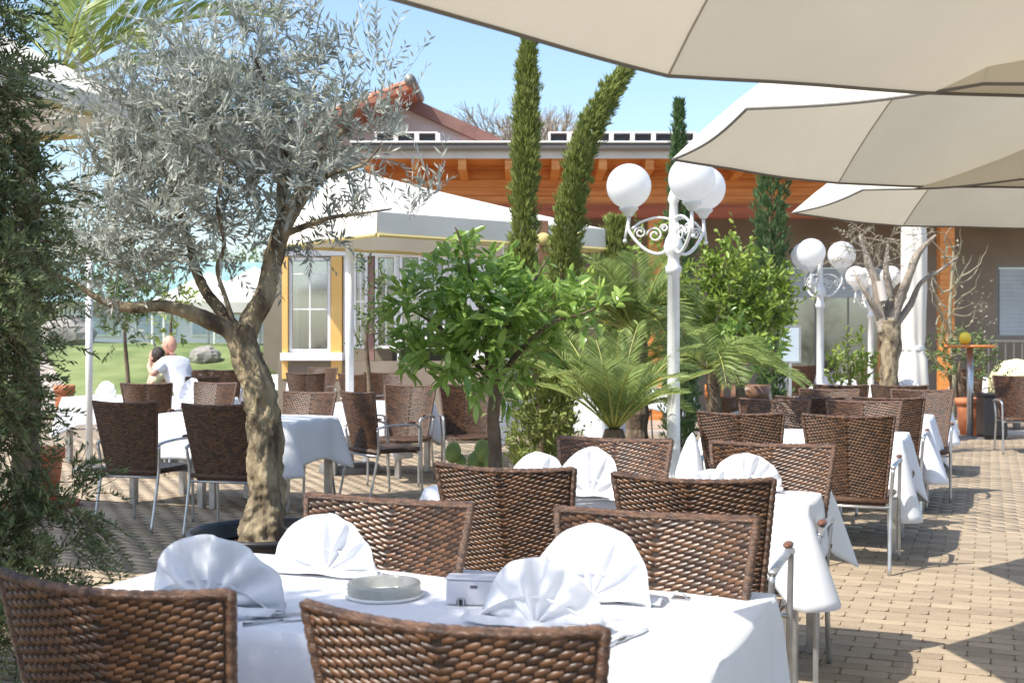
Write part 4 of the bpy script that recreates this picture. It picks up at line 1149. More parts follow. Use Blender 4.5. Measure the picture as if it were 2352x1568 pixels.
ol_bl = pxblobs([(540,170,95,0),(645,130,75,.1),(430,190,95,.1),(330,230,90,0),(240,200,70,.1),(255,290,80,0),(480,290,125,-.2),(600,280,110,.2),(715,225,65,0),(770,180,55,0),(700,320,100,0),
    (800,290,70,.1),(860,260,40,0),(840,340,55,-.1),(370,380,120,.2),(250,420,100,0),(500,420,110,-.2),(600,420,80,.3),(760,420,65,-.1),(330,500,110,-.2),(210,530,90,.1),(440,520,90,.2),(530,560,60,.1),
    (700,520,60,.2),(760,545,50,0),(640,500,45,-.1),(300,600,80,0),(180,620,80,-.1),(400,600,60,-.2),(90,600,60,0),(250,660,50,.1),(740,575,40,0),(600,90,55,0),(500,80,50,0),(680,370,80,-.4),(550,360,110,.5),(400,300,110,.5)], OY, ob)
P, T, ln = twigs(ol_bl, 900, .24, 22, up=.45, out=.5, jitter=.7, droop=.15)
sp_bl = pxblobs([(850,120,22,0),(865,170,20,0),(705,70,16,0),(790,120,24,0),(600,40,26,0),(540,60,26,0),(900,280,26,0),(905,310,20,0),(1010,460,26,-.3),(930,480,34,-.2),(860,470,40,-.2),(800,500,30,-.1),(640,60,24,0),(330,120,30,0),(420,100,34,0)], OY, ob)
P2, T2, ln2 = twigs(sp_bl, 700, .22, 16, up=.9, out=.3, jitter=.5, minn=5)
P, T = np.concatenate([P, P2]), np.concatenate([T, T2])
obj('crown', leafmesh('crown', P, T, (.050+.030*RNG.random(len(P))), .0140, m_olive), parent=olive)
tw = MB(); twiglines(tw, ln+ln2, .0022); stuff(obj('twigs', tw, m_barkgrey, olive))
# its pot
pot = thing('round_planter', 'wide black plastic planter holding the olive tree', 'planter', (ob.x+.03, OY, 0))
obj('tub', MB().lathe([(.001,0),(.30,0),(.40,.26),(.445,.30),(.46,.33),(.45,.345),(.43,.345),(.41,.32),(.38,.255)], 48), m_black, pot, smooth=True)
sm = MB().lathe([(.001,.26),(.15,.255),(.35,.24)], 32); sm.v = [(x,y,z+.02*noise.noise(Vector((x,y,0))*14)) for x,y,z in sm.v]
obj('soil', sm, m_soil, pot, smooth=True)
ch = MB()
for k in range(150):
    a, r_ = random.uniform(0, 6.28), .1+.14*random.random()**1.2; x, y = r_*math.cos(a), r_*math.sin(a); l = random.uniform(.015,.035); d = unit(1)[0]*l
    ch.add([(x,y,.262+l*.3),(x+d[0],y+d[1],.262+abs(d[2])*.6+.012),(x+d[0]*.4-d[1]*.4,y+d[1]*.4+d[0]*.4,.275+l*.3)], [(0,1,2)])
stuff(obj('bark_chips', ch, m_redbark, pot))
obj('label_strip', MB().box(-.26,-.13,-.335,-.330,.262,.285), m_path, pot)

# ================================================================== conifers at left
def conifer(x, y, h, r, label, n, seed, mat=m_conifer, lsize=(.05,.035), z0=.3, name='conifer'):
    t = thing(name, label, 'tree', (x, y, 0), 0, 'dark shaggy conifers on the left')
    obj('trunk', MB().tube([(0,0,.0),(.02,0,h*.4),(0,.03,h*.85)], [.07,.05,.02], 10), m_bark2, t, smooth=True)
    rnd = random.Random(seed); bl = []
    for k in range(n):
        z = z0 + (h-z0)*rnd.random(); a = rnd.uniform(0, 6.28)
        rr = r*(1-.12*(z/h))*rnd.uniform(.3, 1.0)*(1+.2*math.sin(z*5+seed)); bl.append((rr*math.cos(a), rr*math.sin(a), z, .13, .13, .19))
    P, T, ln = twigs(bl, 1, .18, 34, up=.25, out=.6, jitter=.6, droop=.45, minn=46)
    obj('crown', leafmesh('crown', P, T, lsize[0]*.72*(.6+.7*RNG.random(len(P))), lsize[0]*.19, mat), parent=t)
    mb = MB(); twiglines(mb, ln, .0025); stuff(obj('twigs', mb, m_bark2, t))
conifer(-2.42, 4.65, 4.9, .60, 'tall dark conifer filling the left edge of the picture', 230, 5)
conifer(-2.22, 1.75, 3.5, .58, 'second conifer just left of the camera, shading the front table', 75, 9)

# terracotta pots glimpsed behind the conifer
def tpot(x, y, r, h, label, mat=m_terracotta, plant=False, grp='terracotta pots'):
    t = thing('flower_pot', label, 'flower pot', (x, y, 0), 0, grp)
    obj('pot_body', MB().lathe([(.001,0),(r*.68,0),(r*.92,h*.82),(r*.92,h*.83)], 28), mat, t, smooth=True)
    obj('pot_rim', MB().lathe([(r*.9,h*.82),(r*1.02,h*.82),(r*1.02,h),(r*.90,h),(r*.86,h*.9)], 28), mat, t, smooth=True)
    obj('soil', MB().lathe([(.001,h*.92),(r*.88,h*.9)], 20), m_soil, t)
    return t
tpot(wx(92, 10.2), 10.2, .20, .5, 'terracotta pot showing through the lower conifer foliage')
obj('saucer', MB().lathe([(.001,0),(.3,0),(.33,.045),(.31,.045),(.30,.02),(.001,.02)], 28, (0,0,0)), m_terracotta, bpy.data.objects['flower_pot'])
tpot(wx(148, 19), 19.0, .16, .7, 'tall terracotta pot beyond the chairs at far left')

# ================================================================== cypresses
def cypress(path, radii, label, n, mat, base, lsz=.055, seed=0, trunkr=.03):
    t = thing('cypress', label, 'tree', base, 0, 'slender cypresses'); base = Vector(base)
    pts = spline([Vector(p)-base for p in path], 8); rr = lerpn(radii, len(pts))
    obj('trunk', MB().tube([p for p in pts[::3]], [max(.006, trunkr*(1-i/len(pts[::3]))) for i in range(len(pts[::3]))], 8), m_bark2, t, smooth=True)
    A = np.array([tuple(p) for p in pts]); idx = RNG.random(n)*(len(pts)-1.001); i0 = idx.astype(int); fr = (idx-i0)[:, None]
    c = A[i0]*(1-fr)+A[i0+1]*fr; tg = A[np.minimum(i0+1, len(A)-1)]-A[i0]; tg /= np.linalg.norm(tg, axis=1, keepdims=True)+1e-9
    rad = np.array(rr)[i0]; d = unit(n); d -= tg*np.sum(d*tg, 1, keepdims=True); d /= np.linalg.norm(d, axis=1, keepdims=True)
    ang = np.arctan2(d[:, 1], d[:, 0])
    lump = 1 + .26*np.sin(ang*3+idx*1.1+seed) + .22*np.sin(idx*4.7+ang*2) + .35*(RNG.random(n)**6)
    q = c + d*(rad*(0.35+.65*RNG.random(n)**.5)*lump)[:, None]
    Tn = tg*1.1 + d*(.30+.5*RNG.random(n)[:, None]) + unit(n)*.28
    m_ = 4   # each spray is a small fan of scale-leaf strips
    P = np.repeat(q, m_, 0) + RNG.normal(size=(n*m_, 3))*.006; T = np.repeat(Tn, m_, 0) + RNG.normal(size=(n*m_, 3))*.22
    obj('crown', leafmesh('crown', P, T, lsz*(.6+.8*RNG.random(n*m_)), lsz*.20, mat), parent=t)
CY = 9.6
cypress([pt(1240,1072,CY), pt(1238,900,CY), pt(1205,700,CY), pt(1203,500,CY), pt(1207,350,CY), pt(1210,220,CY), pt(1215,70,CY)], [.22,.20,.10,.078,.078,.068,.02],
        'upright slender cypress behind the citrus tree', 8200, m_cypress, (wx(1232, CY), CY, 0), seed=1)
cypress([pt(1285,1072,CY+.5), pt(1283,850,CY+.5), pt(1290,640,CY+.5), pt(1308,500,CY+.5), pt(1335,350,CY+.5), pt(1385,240,CY+.5), pt(1452,140,CY+.5)], [.12,.11,.115,.10,.092,.08,.015],
        'leaning cypress whose top bends to the right', 6800, m_cypress, (wx(1285, CY+.5), CY+.5, 0), seed=2)
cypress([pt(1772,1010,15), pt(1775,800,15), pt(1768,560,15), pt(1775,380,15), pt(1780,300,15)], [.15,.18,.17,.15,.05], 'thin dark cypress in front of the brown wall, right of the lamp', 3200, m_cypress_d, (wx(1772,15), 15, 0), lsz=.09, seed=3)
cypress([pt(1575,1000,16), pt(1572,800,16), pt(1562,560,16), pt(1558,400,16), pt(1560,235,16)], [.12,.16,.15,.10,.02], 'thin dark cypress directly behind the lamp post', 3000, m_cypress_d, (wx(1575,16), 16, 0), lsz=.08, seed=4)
cypress([pt(1405,1010,14), pt(1410,800,14), pt(1408,640,14), pt(1420,505,14)], [.12,.15,.13,.09], 'short light green cypress behind the small palm', 2600, m_cypress, (wx(1405,14), 14, 0), lsz=.08, seed=5)
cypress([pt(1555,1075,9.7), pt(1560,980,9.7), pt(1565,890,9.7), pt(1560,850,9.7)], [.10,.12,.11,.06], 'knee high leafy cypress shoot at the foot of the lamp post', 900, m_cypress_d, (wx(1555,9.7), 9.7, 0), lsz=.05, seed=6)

# ================================================================== citrus tree with large leaves
def bigleaf_mesh(L, W, seed):
    rnd = random.Random(seed); mb = MB(); N = 6
    for i in range(N+1):
        t = i/N; w = W*.5*math.sin(PI*min(1, t*.93+.05))**.8*(1-.25*t); z = -L*.28*t*t + .0
        for s_ in (-1, 0, 1): mb.v.append((s_*w, L*t, z + (abs(s_)*w*.35) + .006*math.sin(t*7+seed+s_)))
    for i in range(N):
        for j in range(2): mb.f.append((i*3+j, i*3+j+1, (i+1)*3+j+1, (i+1)*3+j))
    return mb.mesh('leaf', m_citrus, True)
CYY = 7.4
cb = Vector((wx(1135, CYY), CYY, 0))
citrus = thing('citrus_tree', 'bright green large-leaved citrus tree in the centre, between olive and cypress', 'tree', cb)
for pth, rd in [([(1135,1110,0),(1138,1040,0),(1132,960,0),(1140,900,0),(1130,850,0),(1120,800,0)], [.05,.042,.04,.04,.035,.02]),
                ([(1138,890,0),(1080,820,.05),(1020,760,.1),(960,720,.1),(900,690,.1)], [.02,.015,.012,.008,.004]), ([(1130,850,0),(1120,760,0),(1090,660,0),(1060,560,0),(1045,520,0)], [.025,.02,.014,.008,.004]),
                ([(1138,880,0),(1200,800,-.05),(1270,740,-.1),(1340,720,-.1),(1400,690,-.1)], [.02,.016,.012,.008,.004]), ([(1130,830,0),(1180,720,0),(1230,640,0),(1260,590,0)], [.018,.014,.009,.004])]:
    obj('trunk' if len(pth) == 6 else 'limb', gnarl(pixpath(pth, CYY, cb), rd, amp=.12, n=12, k=5), m_bark2, citrus, smooth=True)
ctb = pxblobs([(1050,620,62,0),(960,690,60,.1),(1110,690,85,-.1),(1000,770,75,.1),(1090,800,75,-.1),(1180,760,70,.1),(1240,700,60,0),(1180,640,50,.1),(1250,630,42,0),(1330,700,48,-.1),(1390,700,30,-.1),(920,740,40,0),(930,800,38,0),(1040,860,40,-.2),(1150,850,45,.1),(1045,560,30,0),(1260,790,42,.1)], CYY, cb); ctb = [(a_, b_, c_-.055, d_, e_, f_) for a_, b_, c_, d_, e_, f_ in ctb]
P, T, ln = twigs(ctb, 930, .14, 8, up=.55, out=.6, jitter=.5, droop=.15, minn=4)
key = P[:, 1] + RNG.random(len(P))*.12
order = np.argsort(key); BL = [bigleaf_mesh(.115, .042, k) for k in range(5)]
for k in order[:300]:
    o = obj('leaf', random.choice(BL), parent=citrus); d = Vector(T[k]).normalized(); sc = random.uniform(.75, 1.25)
    o.rotation_mode = 'QUATERNION'; q = d.to_track_quat('Y', 'Z'); o.rotation_quaternion = q @ Matrix.Rotation(random.uniform(-.9,.9), 3, 'Y').to_quaternion(); o.location = P[k]; o.scale = (sc, sc, sc)
rs = order[300:]
stuff(obj('foliage', leafmesh('foliage', P[rs], T[rs], .095+.05*RNG.random(len(rs)), .040, m_citrus, fold=.25, droop=.22), parent=citrus))
mb = MB(); twiglines(mb, ln, .003); stuff(obj('twigs', mb, m_cactus, citrus))
tpot(cb.x, CYY, .24, .38, 'terracotta pot of the citrus tree, mostly hidden', grp='terracotta pots')
# drooping dark leaves low on the left side come from the same crown

# bright bush with pot
def bush(u, v0, v1, Y, blobs, label, mat, lsz, dens, name='potted_bush', fold=.25, pot_=None, grp=None):
    base = Vector((wx(u, Y), Y, 0)); t = thing(name, label, 'shrub', base, 0, grp)
    zt = pt(u, (v0+v1)/2, Y).z
    obj('stem', gnarl([Vector((0,0,.02)), Vector((.03,0,zt*.4)), Vector((-.02,0,zt*.8)), Vector((0,0,zt))], [.045,.035,.025,.01], amp=.15, n=10), m_bark2, t, smooth=True)
    P, T, ln = twigs(pxblobs(blobs, Y, base), dens*3, .2, 9, up=.7, out=.5, jitter=.5, minn=5)
    obj('crown', leafmesh('crown', P, T, lsz*(.7+.6*RNG.random(len(P))), lsz*.42, mat, fold=fold, droop=.1), parent=t)
    mb = MB(); twiglines(mb, ln, .003); stuff(obj('twigs', mb, m_bark2, t))
    return t
bush(1700, 600, 820, 11.5, [(1700,620,35,0),(1690,680,60,0),(1620,690,45,0),(1760,705,66,.1),(1600,760,30,0),(1660,650,44,0),(1640,740,50,0),(1720,760,65,.1),(1780,760,45,0),(1640,620,26,.1),(1695,580,18,0),(1610,640,25,0),(1790,660,30,.1),(1750,640,30,0)],
     'round bright green bush on a stem right of the lamp post', m_bush, .085, 230)
bush(1700, 760, 900, 11.2, [(1690,800,50,-.1),(1745,815,50,.1),(1650,790,40,0)], 'darker leafy shrub under the bright bush', m_citrus, .085, 150, name='low_shrub')
tpot(wx(1668, 11.6), 11.6, .19, .86, 'tall brown glazed pot under the bright bush', m_brownpot)
tpot(wx(1725, 12.4), 12.4, .20, .95, 'wide dark brown pot right of the tall brown one', m_brownpot)
tpot(wx(1640, 13.4), 13.4, .10, .92, 'narrow bright orange pot between the brown pots', m_orange_tray)
bush(1475, 600, 800, 13.2, [(1470,620,45,0),(1440,700,50,.1),(1500,690,50,0),(1490,560,26,0),(1380,660,40,.2),(1530,620,40,.1),(1460,780,50,0),(1380,760,40,.1)], 'loose light green shrub behind the palms left of the lamp post', m_bush, .10, 40, name='tall_shrub')
bush(1955, 800, 880, 16.0, [(1955,860,55,0),(1900,872,35,0),(2000,840,35,.2),(1975,810,28,.3)], 'yellow green low bush between the two far lamps', m_bush, .10, 60, name='low_bush')
bush(845, 640, 820, 14.5, [(845,700,30,0),(850,750,38,0),(835,790,36,0),(870,660,20,0),(845,620,14,0)], 'slim dark shrub beside the white parasol post', m_farleaf, .07, 130, name='slim_shrub')
bush(290, 640, 800, 17.5, [(285,700,60,0),(240,680,45,0),(330,690,50,0),(270,750,45,0),(330,640,40,0),(375,650,30,.2)], 'small garden tree left of the seated pair', m_farleaf, .09, 70, name='small_tree')
bush(395, 640, 800, 19, [(400,690,45,0),(420,740,36,0),(385,770,28,0)], 'yellowish shrub behind the bald man', m_bush, .09, 60, name='garden_shrub')
bush(2205, 760, 900, 18.4, [(2205,820,48,0),(2160,840,36,0),(2255,830,38,0),(2225,780,30,0),(2270,870,24,0),(2160,800,26,.1)], 'open potted citrus shrub behind the orange topped bar table', m_farleaf, .075, 75, name='potted_citrus')
tpot(wx(2212, 18.2), 17.9, .22, .55, 'orange terracotta pot of the shrub behind the bar table')
# low shadowed plants that fill the bed round the cypress feet
bush(1250, 950, 1050, 9.3, [(1195,960,36,0),(1250,985,40,0),(1300,990,34,.1),(1205,1020,36,-.1),(1270,1030,34,0)], 'dense low planting around the cypress feet', m_cypress, .05, 500, name='bed_plant', fold=.2)

# ================================================================== palms
def frond(mb_r, P, T, base, dirn, L, droop, nl=74, leaf=.24, seed=0, twist=0.0):
    d = Vector(dirn).normalized(); side = d.cross(Vector((0,0,1))); side = side.normalized() if side.length > .05 else Vector((1,0,0))
    pts = []
    for i in range(15):
        t = i/14; pts.append(Vector(base) + d*L*t - Vector((0,0,1))*droop*L*t*t)
    mb_r.tube(pts, [.010*(1-.8*i/14)*(L/1.2)+.001 for i in range(15)], 5)
    for i in range(nl):
        t = .12+.88*i/(nl-1); k = min(13, int(t*14)); p = pts[k].lerp(pts[k+1], t*14-k); tg = (pts[k+1]-pts[k]).normalized()
        up = side.cross(tg).normalized()
        for s_ in (-1, 1):
            q = tg*.75 + side*s_*.8 + up*(.30+twist) ; P.append(tuple(p)); T.append((tuple(q.normalized()), leaf*math.sin(PI*(.12+.82*t))**.7*random.uniform(.85,1.1)))
def palm(base, crown, fronds, label, leaf=.22, L=1.0, trunk_r=.06, grp=None, droop=.5, width=.0085):
    base = Vector(base); t = thing('palm', label, 'palm', base, 0, grp); cr = Vector(crown)-base
    tb = MB(); N = 10
    tb.lathe([(trunk_r*(1.25 if i % 2 else .95)*(1.1-.2*i/N), max(.0, cr.z)*i/N) for i in range(N+1)], 14)
    obj('trunk', tb, m_bark2, t)
    for k, (dx, dy, dz, l_, dr_) in enumerate(fronds):
        mr, P, T = MB(), [], []
        frond(mr, P, T, cr + Vector((dx, dy, 0))*.02, (dx, dy, dz), L*l_, dr_, leaf=leaf, seed=k)
        f = obj('frond', mr, m_rachis, t, smooth=True)
        Pn = np.array(P); Tn = np.array([q[0] for q in T]); Ln = np.array([q[1] for q in T])
        obj('leaflets', leafmesh('leaflets', Pn, Tn, Ln, width, m_palm, droop=.12), parent=f)
rf_ = random.Random(4)
def ring_fronds(n, lo, hi, l0, l1, dr0, dr1):
    out_ = []
    for k in range(n):
        a = 2*PI*k/n + rf_.uniform(-.25,.25); e = rf_.uniform(lo, hi); out_.append((math.cos(a), math.sin(a), e, rf_.uniform(l0,l1), rf_.uniform(dr0,dr1)))
    return out_
palm((wx(1410, 9.0), 9.0, 0), pt(1410, 985, 9.0), ring_fronds(30, .7, 3.4, .7, 1.15, .2, .6), 'small fan of feathery palm fronds between leaning cypress and lamp post', leaf=.22, L=1.12, trunk_r=.08)
palm((wx(1462, 11.2), 11.2, 0), pt(1462, 770, 11.2), ring_fronds(34, .5, 3.0, .8, 1.25, .4, 1.0), 'taller palm with arching fronds left of the lamp head', leaf=.28, L=1.25, trunk_r=.10, width=.011)
palm((wx(1640, 10.4), 10.4, 0), pt(1630, 850, 10.4), [(1,.1,.45,1,.55),(.9,-.4,.5,.9,.6),(.8,.5,.6,.9,.5),(-.7,-.5,.8,.7,.6),(-.8,.4,.7,.7,.5),(.2,-.9,.6,.8,.7),(.4,.9,.7,.8,.5),(-.2,.8,1.2,.7,.4),(.6,-.7,.9,.8,.6),(1,-.1,.9,.85,.6),(-.95,-.1,.5,.7,.6)] + ring_fronds(12, .5, 1.8, .8, 1.2, .5, .9),
     'palm with long drooping fronds under the bright bush, right of the lamp post', leaf=.22, L=.95, trunk_r=.06)
palm((wx(60, 9.2), 9.2, 0), pt(140, 170, 8.6), [(.95,-.1,1.05,1.35,.05),(.9,.3,.75,1.35,.35),(.8,.5,.35,1.3,.35),(.5,-.7,.9,1.0,.4),(-.6,.3,.8,1.1,.4),(-.9,-.2,.5,1,.5),(.2,.9,.9,1,.4),(.7,-.3,1.7,1.2,.2),(0,-.2,1,1,.3),(1,.2,.95,1.25,.3)],
     'tall palm behind the conifer at top left with bright yellow green fronds', leaf=.40, L=1.45, trunk_r=.09, width=.020)

# ================================================================== prickly pear
kb = Vector((wx(1095, 8.0), 8.0, 0))
kt = thing('prickly_pear', 'small prickly pear cactus with yellow-edged pads beside the second table', 'cactus', kb)
obj('stem', MB().tube([(0,0,.1),(0,0,.5)], .03, 8), m_cactus, kt)
for k, (u, v, r_, an) in enumerate([(1040,1040,.055,.2),(1058,1062,.040,-.4),(1092,1060,.055,.1),(1110,1035,.062,-.3),(1128,1055,.055,.6),(1148,1068,.05,1.2),(1100,1082,.06,.2),(1070,1085,.05,-.5),(1140,1090,.05,.4)]):
    p = pt(u, v, 8.0) - kb; m_ = MB().ball((0,0,0), r_, 14, 9, 1, .28, 1.35)
    o = obj('pad', m_, m_cactus, kt, smooth=True); o.location = (p.x, random.uniform(-.08,.08), p.z); o.rotation_euler = (0, an*.5, an)
tpot(kb.x, 8.0, .18, .40, 'low pot of the prickly pear', m_brownpot)

# ================================================================== pruned olive at right, wrapped column, vine on post
pb = Vector((wx(2042, 14.6), 14.6, 0))
po = thing('pruned_olive', 'heavily pruned old olive with bare grey limbs and sparse crown at right', 'tree', pb)
for pth, rd in [([(2040,990,0),(2044,920,0),(2042,860,0),(2045,800,0),(2042,760,0),(2040,735,0)], [.135,.115,.105,.11,.125,.12]),
                ([(2030,760,0),(2020,710,0),(2012,650,0),(1990,590,0),(1975,540,0)], [.075,.06,.055,.04,.015]),
                ([(2045,750,0),(2062,700,0),(2085,640,0),(2110,580,0),(2150,540,0)], [.08,.065,.055,.04,.015]),
                ([(2040,750,0),(2045,690,.1),(2035,620,.1),(2040,560,.1)], [.07,.055,.04,.015]),
                ([(2055,750,0),(2090,700,.1),(2115,650,.1),(2160,620,.1),(2200,590,.2)], [.05,.04,.03,.02,.008]),
                ([(2025,740,0),(2000,690,-.1),(1975,650,-.1),(1960,620,0)], [.05,.035,.02,.008])]:
    obj('trunk' if len(pth) == 6 else 'limb', gnarl(pixpath(pth, 14.6, pb), rd, amp=.25, n=18, k=6, seed=len(rd)), m_barkgrey if len(pth) != 6 else m_bark, po, smooth=True)
obj('cut_stump', MB().tube([pt(2030,690,14.5)-pb, pt(2022,645,14.5)-pb], [.05,.055], 12), m_path, po)
P, T, ln = twigs(pxblobs([(1985,560,50,0),(2040,560,48,0),(2000,620,40,0),(2075,600,36,0),(1955,560,32,0),(2020,520,44,0),(2100,550,36,0),(2030,650,36,0)], 14.6, pb), 150, .34, 14, up=.3, out=.4, jitter=.9)
obj('crown', leafmesh('crown', P, T, .055, .012, m_dry), parent=po); mb = MB(); twiglines(mb, ln, .006); stuff(obj('twigs', mb, m_barkgrey, po))
vb_ = Vector((wx(2185, 19), 19, 0))
vn = thing('climbing_vine', 'dry leafless climbing vine round the orange post at right', 'vine', vb_)
mb = MB()
for k in range(30):
    u, v = random.uniform(2150, 2205), random.uniform(560, 860); p = [pt(u, v, 19)-vb_]
    d = Vector((random.uniform(-.5,1), random.uniform(-.6,.2), random.uniform(-.2,1)))
    for i in range(7): d = (d + Vector((random.uniform(-.6,.6), random.uniform(-.4,.4), random.uniform(-.5,.5)))).normalized(); p.append(p[-1]+d*.11)
    mb.tube(p, [.016,.015,.013,.011,.009,.006,.004,.002], 5)
mb.tube([(0,0,0), (.05,0,.8), (-.03,0,1.8), (.04,0,2.9)], [.04,.035,.03,.015], 8)
obj('stems', mb, m_dry, vn)
P, T, ln = twigs([(.15,0,2.4,.35,.25,.5),(.25,0,1.6,.3,.25,.5)], 60, .25, 6)
obj('leaves', leafmesh('leaves', P, T, .06, .03, m_dry), parent=vn)
# closed parasol in a white cover
wp = thing('covered_parasol', 'closed tall parasol wrapped in a white cover behind the pruned olive', 'parasol', (wx(2098, 16.6), 16.6, 0))
cvm = MB().lathe([(.10,.25),(.17,.30),(.20,.75),(.175,1.15),(.13,1.30),(.15,1.45),(.165,2.1),(.17,2.7),(.15,3.15),(.05,3.25),(.001,3.27)], 48)
cvm.v = [(x*(1+.10*math.sin(7*math.atan2(y,x)+z*1.5)+.05*noise.noise(Vector((x,y,z))*5)), y*(1+.10*math.sin(7*math.atan2(y,x)+z*1.5)), z) for x,y,z in cvm.v]
obj('cover', cvm, m_canopyW, wp, smooth=True); obj('strap', MB().lathe([(.135,1.27),(.150,1.28),(.150,1.33),(.135,1.34)], 24), m_white, wp)
obj('pole', MB().tube([(0,0,.06),(0,0,.4)], .03, 10), m_alu, wp); obj('base', MB().lathe([(.001,.08),(.28,.08),(.3,0)], 24), m_greymetal, wp)

# ================================================================== bar table with orange top, lemons
bt = thing('bar_table', 'tall bar table with round orange top on a thin grey pole at right', 'table', (wx(2228, 17.3), 17.3, 0))
zt_ = pt(2228, 792, 17.3).z
obj('tabletop', MB().lathe([(.001,zt_),(.35,zt_),(.36,zt_-.02),(.34,zt_-.04),(.001,zt_-.04)], 32), m_orange_tray, bt, smooth=False)
obj('pole', MB().tube([(0,0,.03),(0,0,zt_-.04)], .045, 14), m_alu, bt, smooth=True)
obj('base', MB().lathe([(.001,.035),(.22,.03),(.25,0)], 28), m_greymetal, bt, smooth=True)
for k, (dx, dy) in enumerate([(-.07, 0)]):
    o = obj('lemon', MB().ball((0,0,0), .085, 14, 10, 1, 1, 1.1), m_lemon, smooth=True); o.location = (bt.location.x+dx, 17.3+dy, zt_+.095)
    tag(o, 'big yellow lemon lying on the orange bar table top', 'lemon')
# menu board on a stand beside the bush
mb_ = thing('menu_board', 'pale blue framed menu board on a stand right of the bush', 'sign', (wx(1815, 14), 14, 0), R(-15))
zc_ = pt(1815, 790, 14).z
obj('board', MB().box(-.10,.10,-.01,.01,zc_-.20,zc_+.20), m_blind, mb_); obj('frame', MB().box(-.125,-.101,-.015,.015,zc_-.22,zc_+.22).box(.101,.125,-.015,.015,zc_-.22,zc_+.22).box(-.101,.101,-.015,.015,zc_+.201,zc_+.22).box(-.101,.101,-.015,.015,zc_-.22,zc_-.201), m_alu, mb_)
obj('stand', MB().tube([(0,0,0),(0,0,zc_-.22)], .02, 8), m_alu, mb_); obj('foot', MB().box(-.16,.16,-.14,.14,-.0,.015), m_greymetal, mb_)
# iron railing and the pale yellow covered round table at the far right
rl = thing('railing', 'thin dark iron railing in front of the right window', 'railing', (wx(2330, 20), 20, 0))
obj('top_rail', MB().box(-.45,.9,-.015,.015,1.38,1.42), m_greymetal, rl); obj('bottom_rail', MB().box(-.45,.9,-.015,.015,.14,.17), m_greymetal, rl)
for k in range(10): obj('baluster', MB().box(-.44+k*.14,-.42+k*.14,-.01,.01,.17,1.38), m_greymetal, rl)
rt = thing('round_table', 'round table with pale yellow cloth beside the railing at far right', 'table', (wx(2335, 19), 19, 0))
obj('drape', MB().lathe([(.001,1.12),(.2,1.08),(.34,.98),(.42,.8),(.45,.3)], 28), m_palecloth, rt, smooth=True); obj('pedestal', MB().tube([(0,0,0),(0,0,.5)], .06, 10), m_greymetal, rt)

# ================================================================== the seated pair
def skin_body(name, verts, edges, rad, mat, parent, sub=2):
    me = bpy.data.meshes.new(name); me.from_pydata([tuple(v) for v in verts], edges, []); me.update(); me.materials.append(mat)
    o = bpy.data.objects.new(name, me); COL.objects.link(o); o.parent = parent
    sk = o.modifiers.new('skin', 'SKIN'); sk.use_smooth_shade = True
    for i, r_ in enumerate(rad): 
        rr = r_ if isinstance(r_, tuple) else (r_, r_)
        me.skin_vertices[0].data[i].radius = rr; me.skin_vertices[0].data[i].use_root = (i == 0)
    sb = o.modifiers.new('sub', 'SUBSURF'); sb.levels = sub; sb.render_levels = sub
    return o
def head_mesh(mat, r=.098):
    mb = MB(); n, m = 28, 22
    for i in range(m+1):
        ph = PI*i/m
        for k in range(n):
            a = 2*PI*k/n; x, y, z = math.sin(ph)*math.cos(a), math.sin(ph)*math.sin(a), -math.cos(ph)
            X, Y_, Z = x*.078, y*.098, z*.118
            if z < 0: X *= 1+.22*z; Y_ = Y_*(1+.12*z) + (.012*(-z) if y > 0 else -.0)
            if y > .5:                                          # face: brow, nose, lips, chin
                w = math.exp(-(x/.16)**2)
                Y_ += .022*w*math.exp(-((z+.12)/.16)**2) + .006*math.exp(-(x/.5)**2)*math.exp(-((z-.12)/.1)**2)
                Y_ -= .010*math.exp(-((abs(x)-.34)/.14)**2)*math.exp(-((z-.02)/.10)**2)
                Y_ += .007*math.exp(-(x/.28)**2)*math.exp(-((z+.48)/.09)**2) + .008*math.exp(-(x/.3)**2)*math.exp(-((z+.78)/.12)**2)
            mb.v.append((X, Y_, Z))
    for i in range(m):
        for k in range(n):
            k2 = (k+1) % n; mb.f.append((i*n+k, i*n+k2, (i+1)*n+k2, (i+1)*n+k))
    for s_ in (-1, 1):
        mb.ball((s_*.080, -.005, -.008), .024, 10, 8, .38, .75, 1.2)
    return mb
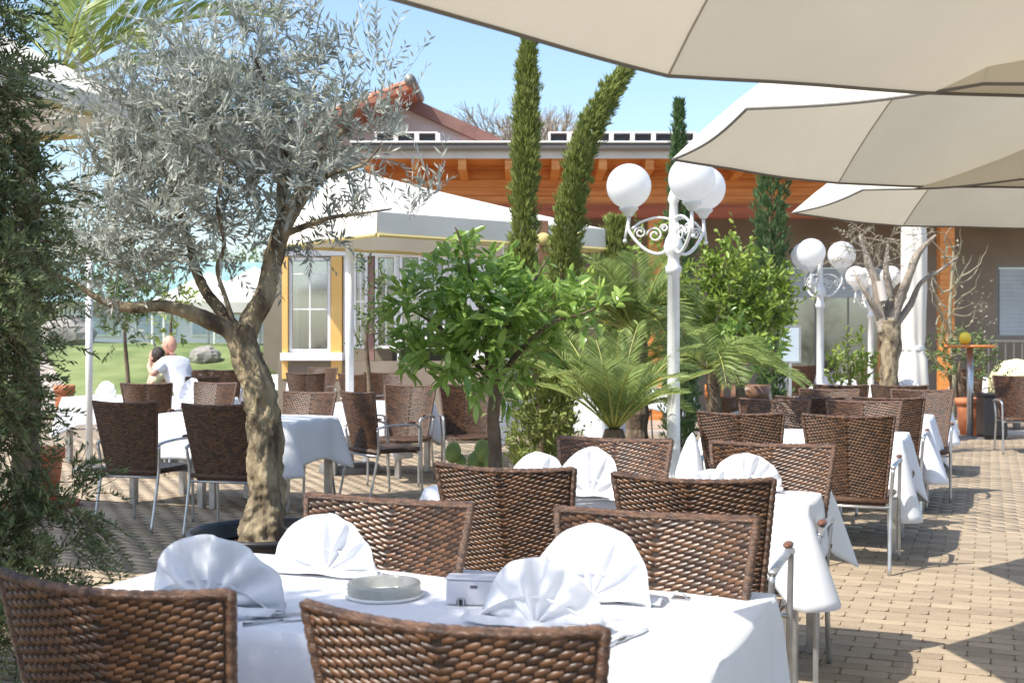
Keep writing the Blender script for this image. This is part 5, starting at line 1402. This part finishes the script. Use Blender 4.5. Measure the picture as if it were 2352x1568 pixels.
def seated(pos, rz, label, head_rot, arms, shirtmat, trousers, hairy, lean=0.12):
    t = thing('person', label, 'person', pos, rz)
    sx, sz = .165, 1.08
    V = [(0,-.02,.50),(0,-.04,.68),(0,lean*.4,.88),(0,lean*.7,1.03),(0,lean*.9,1.13),(0,lean+.02,1.20)]
    E = [(0,1),(1,2),(2,3),(3,4),(4,5)]; Rd = [(.15,.12),(.135,.11),(.15,.115),(.155,.10),(.075,.07),(.062,.062)]
    TS = [0,1,2,3,4]
    sleeve = []
    for s_, (el, wr, hd) in zip((-1, 1), arms):
        b_ = len(V); V += [(s_*sx, lean*.8, 1.07), el, wr, hd]; Rd += [.055,.043,.030,.026]; E += [(3,b_),(b_,b_+1),(b_+1,b_+2),(b_+2,b_+3)]
        hdv, wrv = Vector(hd), Vector(wr); fd = (hdv-wrv).normalized(); sd = fd.orthogonal().normalized()
        for f in range(4):
            q = hdv + sd*(f-1.5)*.018; c = len(V); V += [tuple(q+fd*.028), tuple(q+fd*(.062-.006*abs(f-1.4))+fd.cross(sd)*.018)]; Rd += [.0095,.008]; E += [(b_+3,c),(c,c+1)]
        c = len(V); V += [tuple(hdv+sd*.042+fd*.005), tuple(hdv+sd*.055+fd*.035)]; Rd += [.011,.009]; E += [(b_+2+1,c),(c,c+1)]
        sleeve.append(b_)
    for s_ in (-1, 1):
        b_ = len(V); V += [(s_*.10,.03,.50),(s_*.13,.44,.50),(s_*.14,.46,.09),(s_*.14,.60,.045)]; Rd += [.085,.062,.042,.035]; E += [(0,b_),(b_,b_+1),(b_+1,b_+2),(b_+2,b_+3)]
    body = skin_body('body', V, E, Rd, m_skin, t)
    hd = obj('head', head_mesh(m_skin), m_skin, body, smooth=True); hd.location = (V[5][0]+head_rot[3], V[5][1]+.02+head_rot[4], 1.285+head_rot[5]); hd.rotation_euler = head_rot[:3]
    # shirt: slightly larger skin over the torso and upper arms
    V2 = [V[i] for i in range(5)]; E2_ = [(0,1),(1,2),(2,3),(3,4)]; R2 = [(.165,.14),(.15,.13),(.165,.135),(.160,.115),(.088,.085)]
    for b_ in sleeve:
        c = len(V2); e = Vector(V[b_]).lerp(Vector(V[b_+1]), .75); V2 += [V[b_], tuple(e)]; R2 += [.085,.07]; E2_ += [(3,c),(c,c+1)]
    skin_body('shirt', V2, E2_, R2, shirtmat, body)
    V3 = [(0,-.02,.50)]; E3 = []; R3 = [(.175,.14)]
    for s_ in (-1, 1):
        c = len(V3); V3 += [(s_*.10,.03,.50),(s_*.13,.44,.50),(s_*.14,.46,.12)]; R3 += [.10,.078,.058]; E3 += [(0,c),(c,c+1),(c+1,c+2)]
    skin_body('trousers', V3, E3, R3, trousers, body)
    if hairy:
        hm = MB().ball((0,-.016,.022), .105, 22, 16, .86, 1.02, 1.12)
        hm.v = [(x, min(y, .045), z if z > -.075 or y < -.0 else -.075) if not (y > .03 and z < .05) else (x, .03, max(z, .05)) for x, y, z in hm.v]
        obj('hair', hm, m_hair, hd, smooth=True)
    else:
        ey = MB().ball((-.031,.089,.003), .012, 8, 6).ball((.031,.089,.003), .012, 8, 6); obj('eyes', ey, m_white, hd, smooth=True)
    return t
PY = 15.2
seated((wx(424, PY), PY, .05), R(55), 'bald man in a white shirt sitting with his back half turned at left', (R(-6), 0, R(12), .01, .0, .02),
       [((-.33,.20,.93), (-.22,.42,1.02), (-.17,.47,1.07)), ((.26,.22,.84), (.12,.42,.80), (.06,.46,.80))], m_shirt, m_dark, False, lean=.26)
seated((wx(408, PY+.45), PY+.45, -.06), R(100), 'dark haired person leaning head on a raised hand beside the bald man', (R(14), 0, R(-30), .0, .03, -.03),
       [((-.26,.34,.86), (-.12,.30,1.08), (-.08,.27,1.16)), ((.24,.36,.86), (.17,.30,1.10), (.10,.25,1.17))], m_palecloth, m_dark, True, lean=.2)
chair((wx(430, PY)+.02, PY-.05, 0), R(55), 'rattan chair the bald man sits on', GF)
chair((wx(402, PY+.45), PY+.45, 0), R(100), 'rattan chair the dark haired person sits on', GF)
